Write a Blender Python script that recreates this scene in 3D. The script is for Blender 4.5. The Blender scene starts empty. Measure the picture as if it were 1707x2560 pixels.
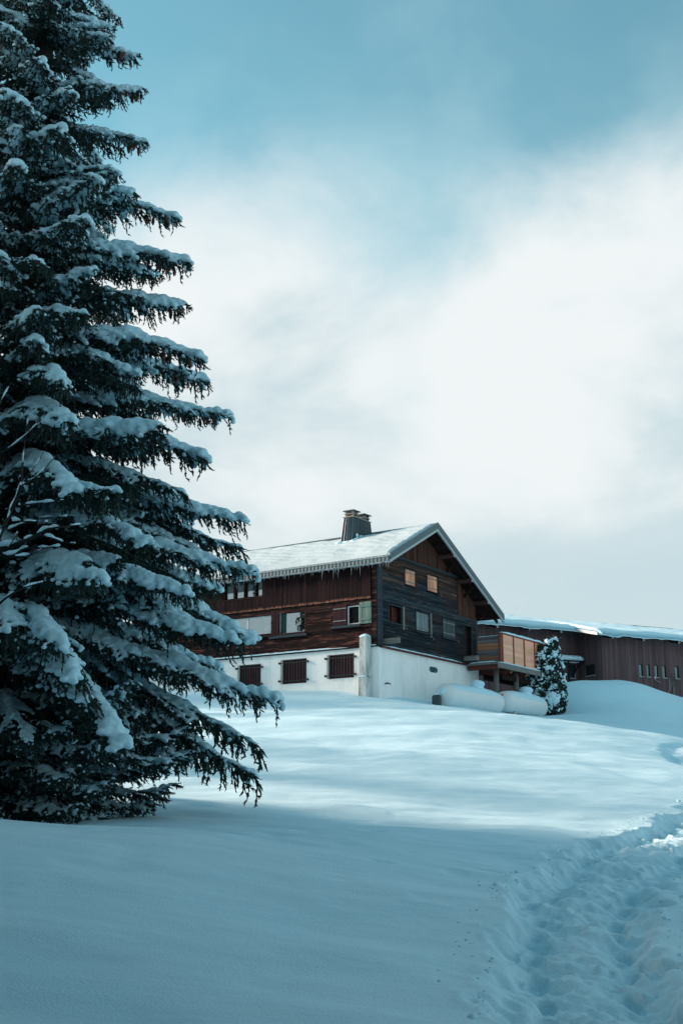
import bpy, bmesh, math, random
import numpy as np
from mathutils import Vector, Matrix, Euler

R = math.radians
scene = bpy.context.scene
col = scene.collection

# ------------------------------------------------------------------ camera
F_PX, PITCH = 3093.0, math.atan(770 / 3093.0)
cam_d = bpy.data.cameras.new('camera')
cam_d.sensor_fit = 'VERTICAL'
cam_d.sensor_height = 36.0
cam_d.lens = F_PX / 2560.0 * 36.0
cam_d.clip_start = 0.1
cam_d.clip_end = 6000
cam = bpy.data.objects.new('camera', cam_d)
cam.rotation_euler = (math.pi / 2 + PITCH, 0, 0)
col.objects.link(cam)
scene.camera = cam

# ------------------------------------------------------------------ sun, sky, exposure
SUN_EL, SUN_TO = R(20.0), Vector((-0.93, 0.36, 0)).normalized()   # direction towards the sun, in plan
sun_d = bpy.data.lights.new('sun', 'SUN')
sun_d.energy = 5.0
sun_d.angle = R(10.0)
sun_d.color = (1.0, 0.75, 0.62)
sun = bpy.data.objects.new('sun', sun_d)
to_sun = Vector((SUN_TO.x * math.cos(SUN_EL), SUN_TO.y * math.cos(SUN_EL), math.sin(SUN_EL)))
sun.rotation_euler = to_sun.to_track_quat('Z', 'Y').to_euler()
sun.location = (-30, 20, 30)
col.objects.link(sun)

world = bpy.data.worlds.new('World')
scene.world = world
world.use_nodes = True
nt = world.node_tree
nt.nodes.clear()
def wn(t, **kw):
    n = nt.nodes.new(t)
    for k, v in kw.items():
        setattr(n, k, v)
    return n
def wl(a, b): nt.links.new(a, b)
def wmath(op, a, b=None, clamp=False):
    n = wn('ShaderNodeMath', operation=op, use_clamp=clamp)
    for i, s in enumerate((a, b)):
        if s is None: continue
        if isinstance(s, (int, float)): n.inputs[i].default_value = s
        else: wl(s, n.inputs[i])
    return n.outputs[0]
def wmap(v, a, b, c=0.0, d=1.0):
    n = wn('ShaderNodeMapRange', interpolation_type='SMOOTHSTEP')
    wl(v, n.inputs[0])
    for i, q in enumerate((a, b, c, d)): n.inputs[i + 1].default_value = q
    return n.outputs[0]
def wmix(fac, a, b, mode='MIX'):
    n = wn('ShaderNodeMix', data_type='RGBA', blend_type=mode)
    if isinstance(fac, (int, float)): n.inputs[0].default_value = fac
    else: wl(fac, n.inputs[0])
    for i, s in ((6, a), (7, b)):
        if isinstance(s, tuple): n.inputs[i].default_value = (*s, 1)
        else: wl(s, n.inputs[i])
    return n.outputs[2]
sky = wn('ShaderNodeTexSky', sky_type='NISHITA')
sky.sun_disc = False
sky.sun_elevation = SUN_EL
sky.sun_rotation = math.atan2(SUN_TO.x, SUN_TO.y)
sky.air_density = 1.0
sky.dust_density = 0.6
sky.ozone_density = 2.0
tc = wn('ShaderNodeTexCoord')
sep = wn('ShaderNodeSeparateXYZ'); wl(tc.outputs['Generated'], sep.inputs[0])
elev = sep.outputs['Z']
def wnoise(scale, detail, rough, loc, sc=(1, 1, 1), dist=0.0):
    m = wn('ShaderNodeMapping'); wl(tc.outputs['Generated'], m.inputs[0])
    m.inputs['Location'].default_value = loc
    m.inputs['Scale'].default_value = sc
    n = wn('ShaderNodeTexNoise'); wl(m.outputs[0], n.inputs['Vector'])
    n.inputs['Scale'].default_value = scale
    n.inputs['Detail'].default_value = detail
    n.inputs['Roughness'].default_value = rough
    n.inputs['Distortion'].default_value = dist
    return n.outputs[0]
SKY_TINT = (0.071, 0.128, 0.101)
blue = wmix(1.0, sky.outputs[0], SKY_TINT, 'MULTIPLY')
n_big = wnoise(4.2, 8.0, 0.56, (2.16, 0.36, 0.72), (1, 1, 1.3), 0.25)
n_cir = wnoise(3.0, 5.0, 0.52, (2.05, 1.0, 0.9), (1.0, 1.0, 1.2), 0.0)
n_shade = wnoise(3.6, 6.0, 0.52, (4.1, 1.0, 2.1), (1, 1, 2.0), 0.2)
def lobe(d, r0, r1):                       # one big heap of the cloud bank, by direction
    n = wn('ShaderNodeVectorMath', operation='DISTANCE'); wl(tc.outputs['Generated'], n.inputs[0]); n.inputs[1].default_value = d
    return wmap(n.outputs['Value'], r0, r1, 0.0, 1.0)
heaps = wmath('MAXIMUM', lobe((-0.085, 0.905, 0.395), 0.20, 0.03), lobe((0.26, 0.90, 0.35), 0.26, 0.05))
bank = wmath('ADD', wmath('MULTIPLY', wmath('SUBTRACT', n_big, 0.5), 1.5), wmath('ADD', wmap(elev, 0.30, 0.56, 0.34, -0.46), wmap(elev, 0.12, 0.36, 0.8, 0.0)))
bank = wmath('ADD', bank, wmath('MULTIPLY', heaps, 0.44))
m_bank = wmap(bank, -0.26, 0.44)
m_cir = wmath('MULTIPLY', wmap(n_cir, 0.36, 0.70, 0.12, 0.56), wmap(elev, 0.45, 0.85, 1.0, 0.58))
CLOUD_LIT, CLOUD_DIM, CIRRUS = (0.485, 0.51, 0.515), (0.310, 0.392, 0.418), (0.355, 0.475, 0.505)
shade = wmap(wmath('ADD', wmath('MULTIPLY', wmath('SUBTRACT', n_shade, 0.5), 0.60), elev), 0.23, 0.37)
low = wmix(wmap(elev, 0.02, 0.26), (0.345, 0.42, 0.44), CLOUD_DIM)
low = wmix(wmap(n_shade, 0.36, 0.66, 0.0, 0.30), low, CLOUD_LIT)
cloud = wmix(shade, low, CLOUD_LIT)
c1 = wmix(m_cir, blue, CIRRUS)
c2 = wmix(m_bank, c1, cloud)
bg = wn('ShaderNodeBackground'); wl(c2, bg.inputs[0]); bg.inputs[1].default_value = 1.0
out = wn('ShaderNodeOutputWorld'); wl(bg.outputs[0], out.inputs[0])

scene.view_settings.view_transform = 'Standard'
scene.view_settings.look = 'None'
scene.view_settings.gamma = 1.0
scene.view_settings.exposure = 0.85
scene.view_settings.use_curve_mapping = False
scene.render.engine = 'CYCLES'
scene.cycles.use_denoising = True
scene.cycles.max_bounces = 8
scene.cycles.transparent_max_bounces = 8
scene.cycles.caustics_reflective = False
scene.cycles.caustics_refractive = False

# ------------------------------------------------------------------ helpers
CT, ST = math.cos(PITCH), math.sin(PITCH)
def at(u, v, Y):
    """point of the place that shows at photo pixel (u, v) at the distance Y in front of the photographer"""
    dx, dy = (u - 853.5) / F_PX, (1280 - v) / F_PX
    d = np.array([dx, CT - dy * ST, ST + dy * CT])
    return d * (Y / d[1])

def tag(o, label=None, cat=None, group=None, kind=None):
    if label: o['label'] = label
    if cat: o['category'] = cat
    if group: o['group'] = group
    if kind: o['kind'] = kind
    return o
def empty(name, loc=(0, 0, 0), rz=0.0, parent=None):
    o = bpy.data.objects.new(name, None)
    o.empty_display_size = 0.3
    o.location = loc
    o.rotation_euler = (0, 0, rz)
    o.parent = parent
    col.objects.link(o)
    return o
def link(name, me, mat=None, parent=None):
    o = bpy.data.objects.new(name, me)
    if mat is not None and len(me.materials) == 0: me.materials.append(mat)
    o.parent = parent
    col.objects.link(o)
    return o
def fast_mesh(name, V, Fc, smooth=False):
    """mesh from numpy arrays; Fc is (n,3) or (n,4)"""
    V = np.asarray(V, np.float32); Fc = np.asarray(Fc, np.int32)
    me = bpy.data.meshes.new(name)
    k = Fc.shape[1]
    me.vertices.add(len(V)); me.vertices.foreach_set('co', V.ravel())
    me.loops.add(Fc.size); me.loops.foreach_set('vertex_index', Fc.ravel())
    me.polygons.add(len(Fc))
    me.polygons.foreach_set('loop_start', np.arange(0, Fc.size, k, dtype=np.int32))
    me.polygons.foreach_set('loop_total', np.full(len(Fc), k, np.int32))
    me.polygons.foreach_set('use_smooth', np.full(len(Fc), smooth, bool))
    me.update(calc_edges=True)
    me.validate()
    return me
class MB:
    def __init__(s): s.v, s.f = [], []
    def add(s, v, f):
        n = len(s.v); s.v += [tuple(map(float, p)) for p in v]; s.f += [tuple(i + n for i in q) for q in f]; return s
    def box(s, a, b):
        x0, y0, z0 = (min(p, q) for p, q in zip(a, b)); x1, y1, z1 = (max(p, q) for p, q in zip(a, b))
        return s.add([(x0,y0,z0),(x1,y0,z0),(x1,y1,z0),(x0,y1,z0),(x0,y0,z1),(x1,y0,z1),(x1,y1,z1),(x0,y1,z1)],
                     [(0,3,2,1),(4,5,6,7),(0,1,5,4),(1,2,6,5),(2,3,7,6),(3,0,4,7)])
    def hexa(s, p):
        return s.add(p, [(0,3,2,1),(4,5,6,7),(0,1,5,4),(1,2,6,5),(2,3,7,6),(3,0,4,7)])
    def bar(s, a, b, w, h, up=(0, 0, 1)):
        """square bar from a to b, w wide, h high"""
        a, b = Vector(a), Vector(b); d = (b - a).normalized(); up = Vector(up)
        x = d.cross(up)
        if x.length < 1e-4: x = Vector((1, 0, 0))
        x.normalize(); y = x.cross(d).normalized()
        c = [(-w/2, -h/2), (w/2, -h/2), (w/2, h/2), (-w/2, h/2)]
        return s.hexa([a + x*i + y*j for i, j in c] + [b + x*i + y*j for i, j in c])
    def tube(s, pts, rad, n=8, caps=True):
        pts = [Vector(p) for p in pts]
        if not hasattr(rad, '__len__'): rad = [rad] * len(pts)
        base = len(s.v); ref = Vector((0.13, 0.21, 0.97))
        for i, p in enumerate(pts):
            d = (pts[min(i+1, len(pts)-1)] - pts[max(i-1, 0)]).normalized()
            x = d.cross(ref)
            if x.length < 1e-3: x = d.cross(Vector((1, 0, 0)))
            x.normalize(); y = d.cross(x)
            for k in range(n):
                a = 2 * math.pi * k / n
                s.v.append(tuple(p + (x * math.cos(a) + y * math.sin(a)) * rad[i]))
        for i in range(len(pts) - 1):
            for k in range(n):
                a, b = base + i*n + k, base + i*n + (k+1) % n
                s.f.append((a, b, b + n, a + n))
        if caps:
            s.f.append(tuple(base + k for k in range(n))[::-1])
            s.f.append(tuple(base + (len(pts)-1)*n + k for k in range(n)))
        return s
    def build(s, name, mat=None, parent=None, smooth=False, bevel=0.0):
        me = bpy.data.meshes.new(name)
        me.from_pydata(s.v, [], s.f)
        if bevel:
            bm = bmesh.new(); bm.from_mesh(me)
            bmesh.ops.recalc_face_normals(bm, faces=bm.faces)
            bmesh.ops.bevel(bm, geom=bm.edges[:], offset=bevel, segments=1, affect='EDGES')
            bm.to_mesh(me); bm.free()
        else:
            bm = bmesh.new(); bm.from_mesh(me)
            bmesh.ops.recalc_face_normals(bm, faces=bm.faces); bm.to_mesh(me); bm.free()
        if smooth: me.polygons.foreach_set('use_smooth', [True] * len(me.polygons))
        me.update()
        return link(name, me, mat, parent)

def remesh(V, Fc, voxel, name, smooth_it=4, fac=0.5):
    me = fast_mesh(name + '_raw', V, Fc)
    o = bpy.data.objects.new('tmp', me); col.objects.link(o)
    m = o.modifiers.new('r', 'REMESH'); m.mode = 'VOXEL'; m.voxel_size = voxel
    if smooth_it:
        k = o.modifiers.new('s', 'SMOOTH'); k.iterations = smooth_it; k.factor = fac
    dg = bpy.context.evaluated_depsgraph_get()
    me2 = bpy.data.meshes.new_from_object(o.evaluated_get(dg))
    me2.name = name
    me2.polygons.foreach_set('use_smooth', [True] * len(me2.polygons))
    bpy.data.objects.remove(o); bpy.data.meshes.remove(me)
    return me2
def ico():
    bm = bmesh.new(); bmesh.ops.create_icosphere(bm, subdivisions=2, radius=1)
    V = np.array([v.co[:] for v in bm.verts]); Fc = np.array([[v.index for v in f.verts] for f in bm.faces]); bm.free()
    return V, Fc
ICO_V, ICO_F = ico()
def blobs(C, S):
    """many ellipsoids: centres C (n,3), radii S (n,3)"""
    C, S = np.asarray(C, float), np.asarray(S, float)
    V = (ICO_V[None] * S[:, None, :] + C[:, None, :]).reshape(-1, 3)
    Fc = (ICO_F[None] + (np.arange(len(C)) * len(ICO_V))[:, None, None]).reshape(-1, 3)
    return V, Fc

def vnoise(x, y, seed):
    xi, yi = np.floor(x).astype(np.int64), np.floor(y).astype(np.int64)
    fx, fy = x - xi, y - yi
    fx, fy = fx*fx*fx*(fx*(fx*6-15)+10), fy*fy*fy*(fy*(fy*6-15)+10)
    def h(i, j):
        n = (i * 374761393 + j * 668265263 + seed * 144665) & 0x7fffffff
        n = ((n ^ (n >> 13)) * 1274126177) & 0x7fffffff
        return ((n ^ (n >> 16)) & 0xffff) / 32767.5 - 1.0
    a, b, c, d = h(xi, yi), h(xi+1, yi), h(xi, yi+1), h(xi+1, yi+1)
    return (a*(1-fx)+b*fx)*(1-fy) + (c*(1-fx)+d*fx)*fy
def fbm(x, y, seed, octv=4, gain=0.5):
    s = np.zeros_like(x); a = 1.0
    for k in range(octv):
        s += a * vnoise(x * 2**k, y * 2**k, seed + k); a *= gain
    return s
def sstep(a, b, x):
    t = np.clip((x - a) / (b - a), 0, 1); return t*t*(3-2*t)

# ------------------------------------------------------------------ materials
def new_mat(name):
    m = bpy.data.materials.new(name); m.use_nodes = True
    n = m.node_tree.nodes; b = n['Principled BSDF']
    return m, m.node_tree, b
def nd(t, kind, **kw):
    n = t.nodes.new(kind)
    for k, v in kw.items(): setattr(n, k, v)
    return n
def pos_noise(t, scale, sc=(1, 1, 1), detail=4, rough=0.55, coord='Position', rot=0.0, loc=(0, 0, 0)):
    if coord == 'Position': src = nd(t, 'ShaderNodeNewGeometry').outputs['Position']
    else: src = nd(t, 'ShaderNodeTexCoord').outputs[coord]
    mp = nd(t, 'ShaderNodeMapping'); t.links.new(src, mp.inputs[0])
    mp.inputs['Scale'].default_value = sc; mp.inputs['Rotation'].default_value = (0, 0, rot); mp.inputs['Location'].default_value = loc
    n = nd(t, 'ShaderNodeTexNoise'); t.links.new(mp.outputs[0], n.inputs['Vector'])
    n.inputs['Scale'].default_value = scale; n.inputs['Detail'].default_value = detail; n.inputs['Roughness'].default_value = rough
    return n.outputs[0]
def ramp(t, fac, stops):
    r = nd(t, 'ShaderNodeValToRGB'); t.links.new(fac, r.inputs[0])
    e = r.color_ramp.elements
    while len(e) < len(stops): e.new(0.5)
    for k, (p, c) in enumerate(stops): e[k].position = p; e[k].color = (*c, 1)
    return r.outputs[0]
def mixc(t, fac, a, b, mode='MIX'):
    n = nd(t, 'ShaderNodeMix', data_type='RGBA', blend_type=mode)
    for i, s in ((0, fac), (6, a), (7, b)):
        if isinstance(s, (int, float)): n.inputs[i].default_value = s
        elif isinstance(s, tuple): n.inputs[i].default_value = (*s, 1)
        else: t.links.new(s, n.inputs[i])
    return n.outputs[2]
def mth(t, op, a, b=0.0, clamp=False):
    n = nd(t, 'ShaderNodeMath', operation=op, use_clamp=clamp)
    for i, s in ((0, a), (1, b)):
        if isinstance(s, (int, float)): n.inputs[i].default_value = s
        else: t.links.new(s, n.inputs[i])
    return n.outputs[0]
def mrange(t, v, a, b, c=0.0, d=1.0):
    n = nd(t, 'ShaderNodeMapRange'); t.links.new(v, n.inputs[0])
    for i, q in enumerate((a, b, c, d)): n.inputs[i+1].default_value = q
    return n.outputs[0]
def bump(t, b, h, dist, strength=1.0):
    n = nd(t, 'ShaderNodeBump'); t.links.new(h, n.inputs['Height'])
    n.inputs['Distance'].default_value = dist; n.inputs['Strength'].default_value = strength
    t.links.new(n.outputs[0], b.inputs['Normal'])
def obj_rand(t): return nd(t, 'ShaderNodeObjectInfo').outputs['Random']

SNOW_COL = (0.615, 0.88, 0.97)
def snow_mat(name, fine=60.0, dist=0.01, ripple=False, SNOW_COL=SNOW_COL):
    m, t, b = new_mat(name)
    c = mixc(t, pos_noise(t, 1.7, detail=3), tuple(x * 0.97 for x in SNOW_COL), SNOW_COL)
    t.links.new(c, b.inputs['Base Color'])
    b.inputs['Roughness'].default_value = 0.75
    b.inputs['Specular IOR Level'].default_value = 0.25
    h = pos_noise(t, fine, detail=5, rough=0.65)
    if not ripple:
        h = mth(t, 'ADD', h, mth(t, 'MULTIPLY', pos_noise(t, 13.0, detail=3, rough=0.6), 2.2))
    if ripple:
        h2 = pos_noise(t, 1.1, (1.0, 2.2, 1.0), detail=5, rough=0.6, rot=0.25)
        h = mth(t, 'ADD', mth(t, 'MULTIPLY', h2, 3.0), h)
    bump(t, b, h, dist)
    return m
M = {}
M['snow'] = snow_mat('snow_ground', 45.0, 0.012, ripple=True)
M['snow_cap'] = snow_mat('snow_cap', 40.0, 0.012)
M['snow_roof'] = snow_mat('toned_roof_snow', 40.0, 0.010, False, (0.49, 0.61, 0.645))  # snow colour darkened to offset the strong sun on this slope

def wood_mat(name, grain, stops, wear=None, rough=0.8, tone=0.45, bumpd=0.006, patch=None, ends=None):
    """grain 'V' boards upright, 'H' boards lying; wear = (colour, amount noise threshold lo, hi)"""
    m, t, b = new_mat(name)
    sc = (22, 22, 0.7) if grain == 'V' else (0.7, 0.7, 22)
    g = pos_noise(t, 1.0, sc, detail=6, rough=0.6)
    c = ramp(t, g, stops)
    rnd = obj_rand(t)
    tn = mrange(t, rnd, 0, 1, 1.0 - tone, 1.0 + tone)
    hsv = nd(t, 'ShaderNodeHueSaturation'); t.links.new(c, hsv.inputs['Color']); t.links.new(tn, hsv.inputs['Value'])
    c = hsv.outputs[0]
    if wear:
        wc, lo, hi = wear
        w = pos_noise(t, 1.0, (9, 9, 0.8) if grain == 'V' else (0.9, 0.9, 9), detail=5, rough=0.65, loc=(3, 1, 7))
        w = mrange(t, mth(t, 'ADD', w, mth(t, 'MULTIPLY', rnd, 0.12)), lo, hi)
        c = mixc(t, w, c, wc)
    if patch:
        c = mixc(t, mrange(t, pos_noise(t, 0.55, (1, 1, 1.6), detail=5, rough=0.6, loc=(9, 4, 2)), 0.47, 0.68, 0, .8), c, patch)
    if ends:                                     # weather-worn lower board ends
        sp = nd(t, 'ShaderNodeSeparateXYZ'); t.links.new(nd(t, 'ShaderNodeNewGeometry').outputs['Position'], sp.inputs[0])
        e = mrange(t, mth(t, 'ADD', sp.outputs[2], mth(t, 'MULTIPLY', rnd, 0.06)), ends[1], ends[0])
        e = mth(t, 'MULTIPLY', mth(t, 'MINIMUM', mth(t, 'MAXIMUM', e, 0.0), 1.0), mrange(t, g, 0.35, 0.6))
        c = mixc(t, e, c, ends[2])
    t.links.new(c, b.inputs['Base Color'])
    b.inputs['Roughness'].default_value = rough
    b.inputs['Specular IOR Level'].default_value = 0.08
    bump(t, b, g, bumpd)
    return m
DARKRED = [(0.25, (0.007, 0.005, 0.007)), (0.52, (0.015, 0.0075, 0.009)), (0.8, (0.040, 0.014, 0.012))]
M['left_vert'] = wood_mat('upright_boards_red_brown', 'V', DARKRED, ((0.10, 0.036, 0.028), 0.66, 0.85), ends=(10.64, 10.76, (0.42, 0.19, 0.125)))
M['left_log'] = wood_mat('weathered_red_brown_logs', 'H', DARKRED, ((0.15, 0.058, 0.040), 0.60, 0.74))
BLUEBLK = [(0.25, (0.006, 0.013, 0.019)), (0.52, (0.016, 0.028, 0.037)), (0.85, (0.075, 0.085, 0.09))]
M['gable_log'] = wood_mat('weathered_blue_black_logs', 'H', BLUEBLK, ((0.17, 0.12, 0.10), 0.64, 0.82), tone=0.6, patch=(0.050, 0.028, 0.024))
M['gable_tan'] = wood_mat('sheltered_brown_logs', 'H', [(0.25, (0.022, 0.020, 0.022)), (0.55, (0.060, 0.038, 0.032)), (0.85, (0.16, 0.085, 0.06))], ((0.24, 0.13, 0.09), 0.62, 0.85))
M['gable_vert'] = wood_mat('sheltered_brown_boards', 'V', [(0.25, (0.026, 0.014, 0.012)), (0.55, (0.075, 0.034, 0.025)), (0.85, (0.20, 0.085, 0.052))], ((0.03, 0.028, 0.03), 0.60, 0.80))
M['trim_blue'] = wood_mat('weathered_grey_blue_beam', 'H', [(0.25, (0.018, 0.028, 0.034)), (0.6, (0.042, 0.058, 0.068)), (0.85, (0.13, 0.15, 0.16))], tone=0.25)
M['dark_wood'] = wood_mat('dark_wood', 'H', [(0.3, (0.012, 0.009, 0.009)), (0.7, (0.035, 0.018, 0.017))], tone=0.25)
M['purlin'] = wood_mat('red_brown_beam', 'H', [(0.3, (0.05, 0.025, 0.026)), (0.7, (0.12, 0.055, 0.05))], tone=0.15)
M['log_end'] = wood_mat('grey_log', 'H', [(0.3, (0.12, 0.13, 0.125)), (0.7, (0.30, 0.28, 0.25))], tone=0.15)
M['shutter_orange'] = wood_mat('sun_bleached_shutter', 'V', [(0.2, (0.30, 0.12, 0.07)), (0.5, (0.78, 0.34, 0.20)), (0.8, (0.92, 0.52, 0.35))], ((0.05, 0.04, 0.04), 0.62, 0.8), tone=0.3)
M['shutter_grey'] = wood_mat('grey_shutter', 'V', [(0.2, (0.07, 0.10, 0.11)), (0.5, (0.17, 0.21, 0.22)), (0.8, (0.34, 0.36, 0.36))], tone=0.25)
M['shutter_dim'] = wood_mat('dark_grey_shutter', 'V', [(0.2, (0.035, 0.05, 0.06)), (0.5, (0.08, 0.10, 0.11)), (0.8, (0.16, 0.17, 0.17))], tone=0.25)
M['shutter_red'] = wood_mat('dark_red_shutter', 'V', [(0.2, (0.020, 0.010, 0.014)), (0.6, (0.046, 0.018, 0.022)), (0.9, (0.085, 0.035, 0.035))], tone=0.25)
M['shutter_green'] = wood_mat('flaking_green_shutter', 'V', [(0.2, (0.07, 0.12, 0.11)), (0.5, (0.14, 0.22, 0.195)), (0.8, (0.26, 0.34, 0.29))], ((0.42, 0.40, 0.30), 0.62, 0.75), tone=0.15)
M['red_wood'] = wood_mat('red_painted_wood', 'V', [(0.2, (0.06, 0.018, 0.016)), (0.8, (0.13, 0.045, 0.035))], tone=0.15)
M['barn'] = wood_mat('barn_boards', 'V', [(0.25, (0.085, 0.060, 0.066)), (0.55, (0.13, 0.088, 0.094)), (0.85, (0.19, 0.135, 0.135))], ((0.19, 0.10, 0.09), 0.66, 0.85), tone=0.18)
M['fence_new'] = wood_mat('new_larch_panel', 'H', [(0.2, (0.80, 0.36, 0.23)), (0.5, (0.92, 0.48, 0.33)), (0.8, (0.95, 0.58, 0.42))], tone=0.10)
M['fence_frame'] = wood_mat('stained_red_frame', 'V', [(0.2, (0.22, 0.075, 0.05)), (0.8, (0.38, 0.14, 0.10))], tone=0.12)
M['plank_grey'] = wood_mat('old_grey_plank', 'H', [(0.2, (0.10, 0.10, 0.105)), (0.5, (0.22, 0.21, 0.21)), (0.8, (0.38, 0.33, 0.30))], tone=0.35)
M['plank_orange'] = wood_mat('newer_orange_plank', 'H', [(0.2, (0.34, 0.15, 0.085)), (0.6, (0.52, 0.26, 0.15))], tone=0.2)
M['deck_beam'] = wood_mat('red_deck_beam', 'H', [(0.2, (0.08, 0.028, 0.026)), (0.8, (0.20, 0.07, 0.055))], tone=0.15)
M['post'] = wood_mat('grey_post', 'V', [(0.2, (0.10, 0.11, 0.11)), (0.8, (0.24, 0.24, 0.23))], tone=0.15)

def plain(name, c, rough=0.6, metal=0.0, noise=0.12, scale=6.0, spec=0.4, bumpd=0.0):
    m, t, b = new_mat(name)
    n = pos_noise(t, scale, detail=5)
    t.links.new(mixc(t, n, tuple(x * (1 - noise) for x in c), tuple(min(1, x * (1 + noise)) for x in c)), b.inputs['Base Color'])
    b.inputs['Roughness'].default_value = rough; b.inputs['Metallic'].default_value = metal
    b.inputs['Specular IOR Level'].default_value = spec
    if bumpd: bump(t, b, n, bumpd)
    return m
M['roof_metal'] = plain('blue_grey_roof_sheet', (0.045, 0.10, 0.115), 0.45, 0.0, 0.25, 3.0)
M['verge'] = plain('blue_grey_verge_trim', (0.065, 0.115, 0.13), 0.5, 0.0, 0.15, 2.0)
M['trim_pale'] = plain('pale_painted_batten', (0.40, 0.44, 0.45), 0.7, 0, 0.2, 5)
M['soffit'] = wood_mat('dark_soffit_boards', 'H', [(0.3, (0.022, 0.014, 0.014)), (0.7, (0.06, 0.028, 0.025))], tone=0.3)
M['iron'] = plain('dark_iron', (0.03, 0.045, 0.05), 0.5, 0.3)
M['iron_pale'] = plain('frosted_iron_bar', (0.16, 0.20, 0.21), 0.5, 0.2)
M['teal'] = plain('teal_vent', (0.03, 0.16, 0.17), 0.5)
M['concrete'] = plain('stained_concrete', (0.50, 0.52, 0.51), 0.9, 0, 0.0, 3.0, 0.2)
M['black'] = plain('unlit_room', (0.010, 0.012, 0.013), 0.9, 0, 0.1)  # near-black colour stands in for the darkness indoors
M['frame_white'] = plain('pale_window_frame', (0.55, 0.60, 0.61), 0.6, 0, 0.08)
M['curtain'] = plain('pale_curtain', (0.15, 0.21, 0.23), 0.9, 0, 0.06, 3)
M['curtain_dark'] = plain('dark_green_curtain', (0.015, 0.05, 0.05), 0.9, 0, 0.2, 9)
M['lampshade'] = plain('cream_lampshade', (0.88, 0.84, 0.78), 0.9, 0, 0.04)
M['lead'] = plain('lead_grey_cladding', (0.065, 0.095, 0.11), 0.5, 0.1, 0.35, 5.0)
M['cap_stone'] = plain('weathered_chimney_cap', (0.30, 0.28, 0.24), 0.9, 0, 0.35, 9)
M['tank'] = plain('white_tank_paint', (0.78, 0.84, 0.84), 0.5, 0, 0.06, 2.5)
M['orange'] = plain('orange_valve', (0.55, 0.20, 0.04), 0.5)
M['slate'] = plain('dark_slate_block', (0.06, 0.075, 0.08), 0.8)
M['pane_grey'] = plain('grey_blind_pane', (0.20, 0.30, 0.31), 0.3, 0, 0.2, 2, 0.3)
M['window_teal'] = plain('dark_teal_pane', (0.02, 0.06, 0.075), 0.15, 0, 0.3, 3, 0.5)
M['ice'], t, b = new_mat('icicle')
b.inputs['Base Color'].default_value = (0.75, 0.88, 0.93, 1); b.inputs['Roughness'].default_value = 0.15
b.inputs['Transmission Weight'].default_value = 0.6; b.inputs['IOR'].default_value = 1.31
# plaster with faint stains
m, t, b = new_mat('white_plaster'); M['plaster'] = m
n1 = pos_noise(t, 1.0, (2.5, 2.5, 0.5), detail=5, rough=0.6); n2 = pos_noise(t, 0.8, detail=4)
c = mixc(t, mrange(t, n1, 0.5, 0.8), (0.92, 0.93, 0.91), (0.72, 0.75, 0.73))
c = mixc(t, mrange(t, n2, 0.55, 0.8), c, (0.84, 0.82, 0.77))
t.links.new(c, b.inputs['Base Color']); b.inputs['Roughness'].default_value = 0.9
bump(t, b, pos_noise(t, 30, detail=4), 0.004)
m, t, b = new_mat('stained_pillar'); M['pillar'] = m
n1 = pos_noise(t, 1.0, (3, 3, 0.9), detail=6, rough=0.7)
t.links.new(ramp(t, n1, [(0.35, (0.20, 0.24, 0.24)), (0.52, (0.52, 0.56, 0.55)), (0.7, (0.72, 0.74, 0.73))]), b.inputs['Base Color']); b.inputs['Roughness'].default_value = 0.9
# reflective glazing
m, t, b = new_mat('window_glass'); M['glass'] = m
t.nodes.remove(b)
gl = nd(t, 'ShaderNodeBsdfGlossy'); gl.inputs['Roughness'].default_value = 0.02; gl.inputs['Color'].default_value = (0.75, 0.82, 0.84, 1)
tr = nd(t, 'ShaderNodeBsdfTransparent'); tr.inputs['Color'].default_value = (0.75, 0.85, 0.87, 1)
mx = nd(t, 'ShaderNodeMixShader'); mx.inputs[0].default_value = 0.38
t.links.new(tr.outputs[0], mx.inputs[1]); t.links.new(gl.outputs[0], mx.inputs[2])
t.links.new(mx.outputs[0], t.nodes['Material Output'].inputs[0])
# foliage
def needle_mat(name, a, b_):
    m, t, b = new_mat(name)
    n = pos_noise(t, 2.5, detail=3)
    t.links.new(mixc(t, n, a, b_), b.inputs['Base Color'])
    b.inputs['Roughness'].default_value = 0.65; b.inputs['Specular IOR Level'].default_value = 0.2
    return m
M['needle'] = needle_mat('spruce_needles', (0.014, 0.032, 0.030), (0.034, 0.062, 0.055))
M['thuja'] = needle_mat('thuja_leaves', (0.010, 0.024, 0.020), (0.030, 0.050, 0.038))
M['bark'] = plain('bark', (0.05, 0.04, 0.036), 0.95, 0, 0.4, 12, 0.1, 0.02)
M['cone'] = plain('spruce_cone', (0.13, 0.045, 0.035), 0.7, 0, 0.3, 40)
M['twig'] = plain('dark_twig', (0.022, 0.026, 0.028), 0.9, 0, 0.3, 12, 0.1)

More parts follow.
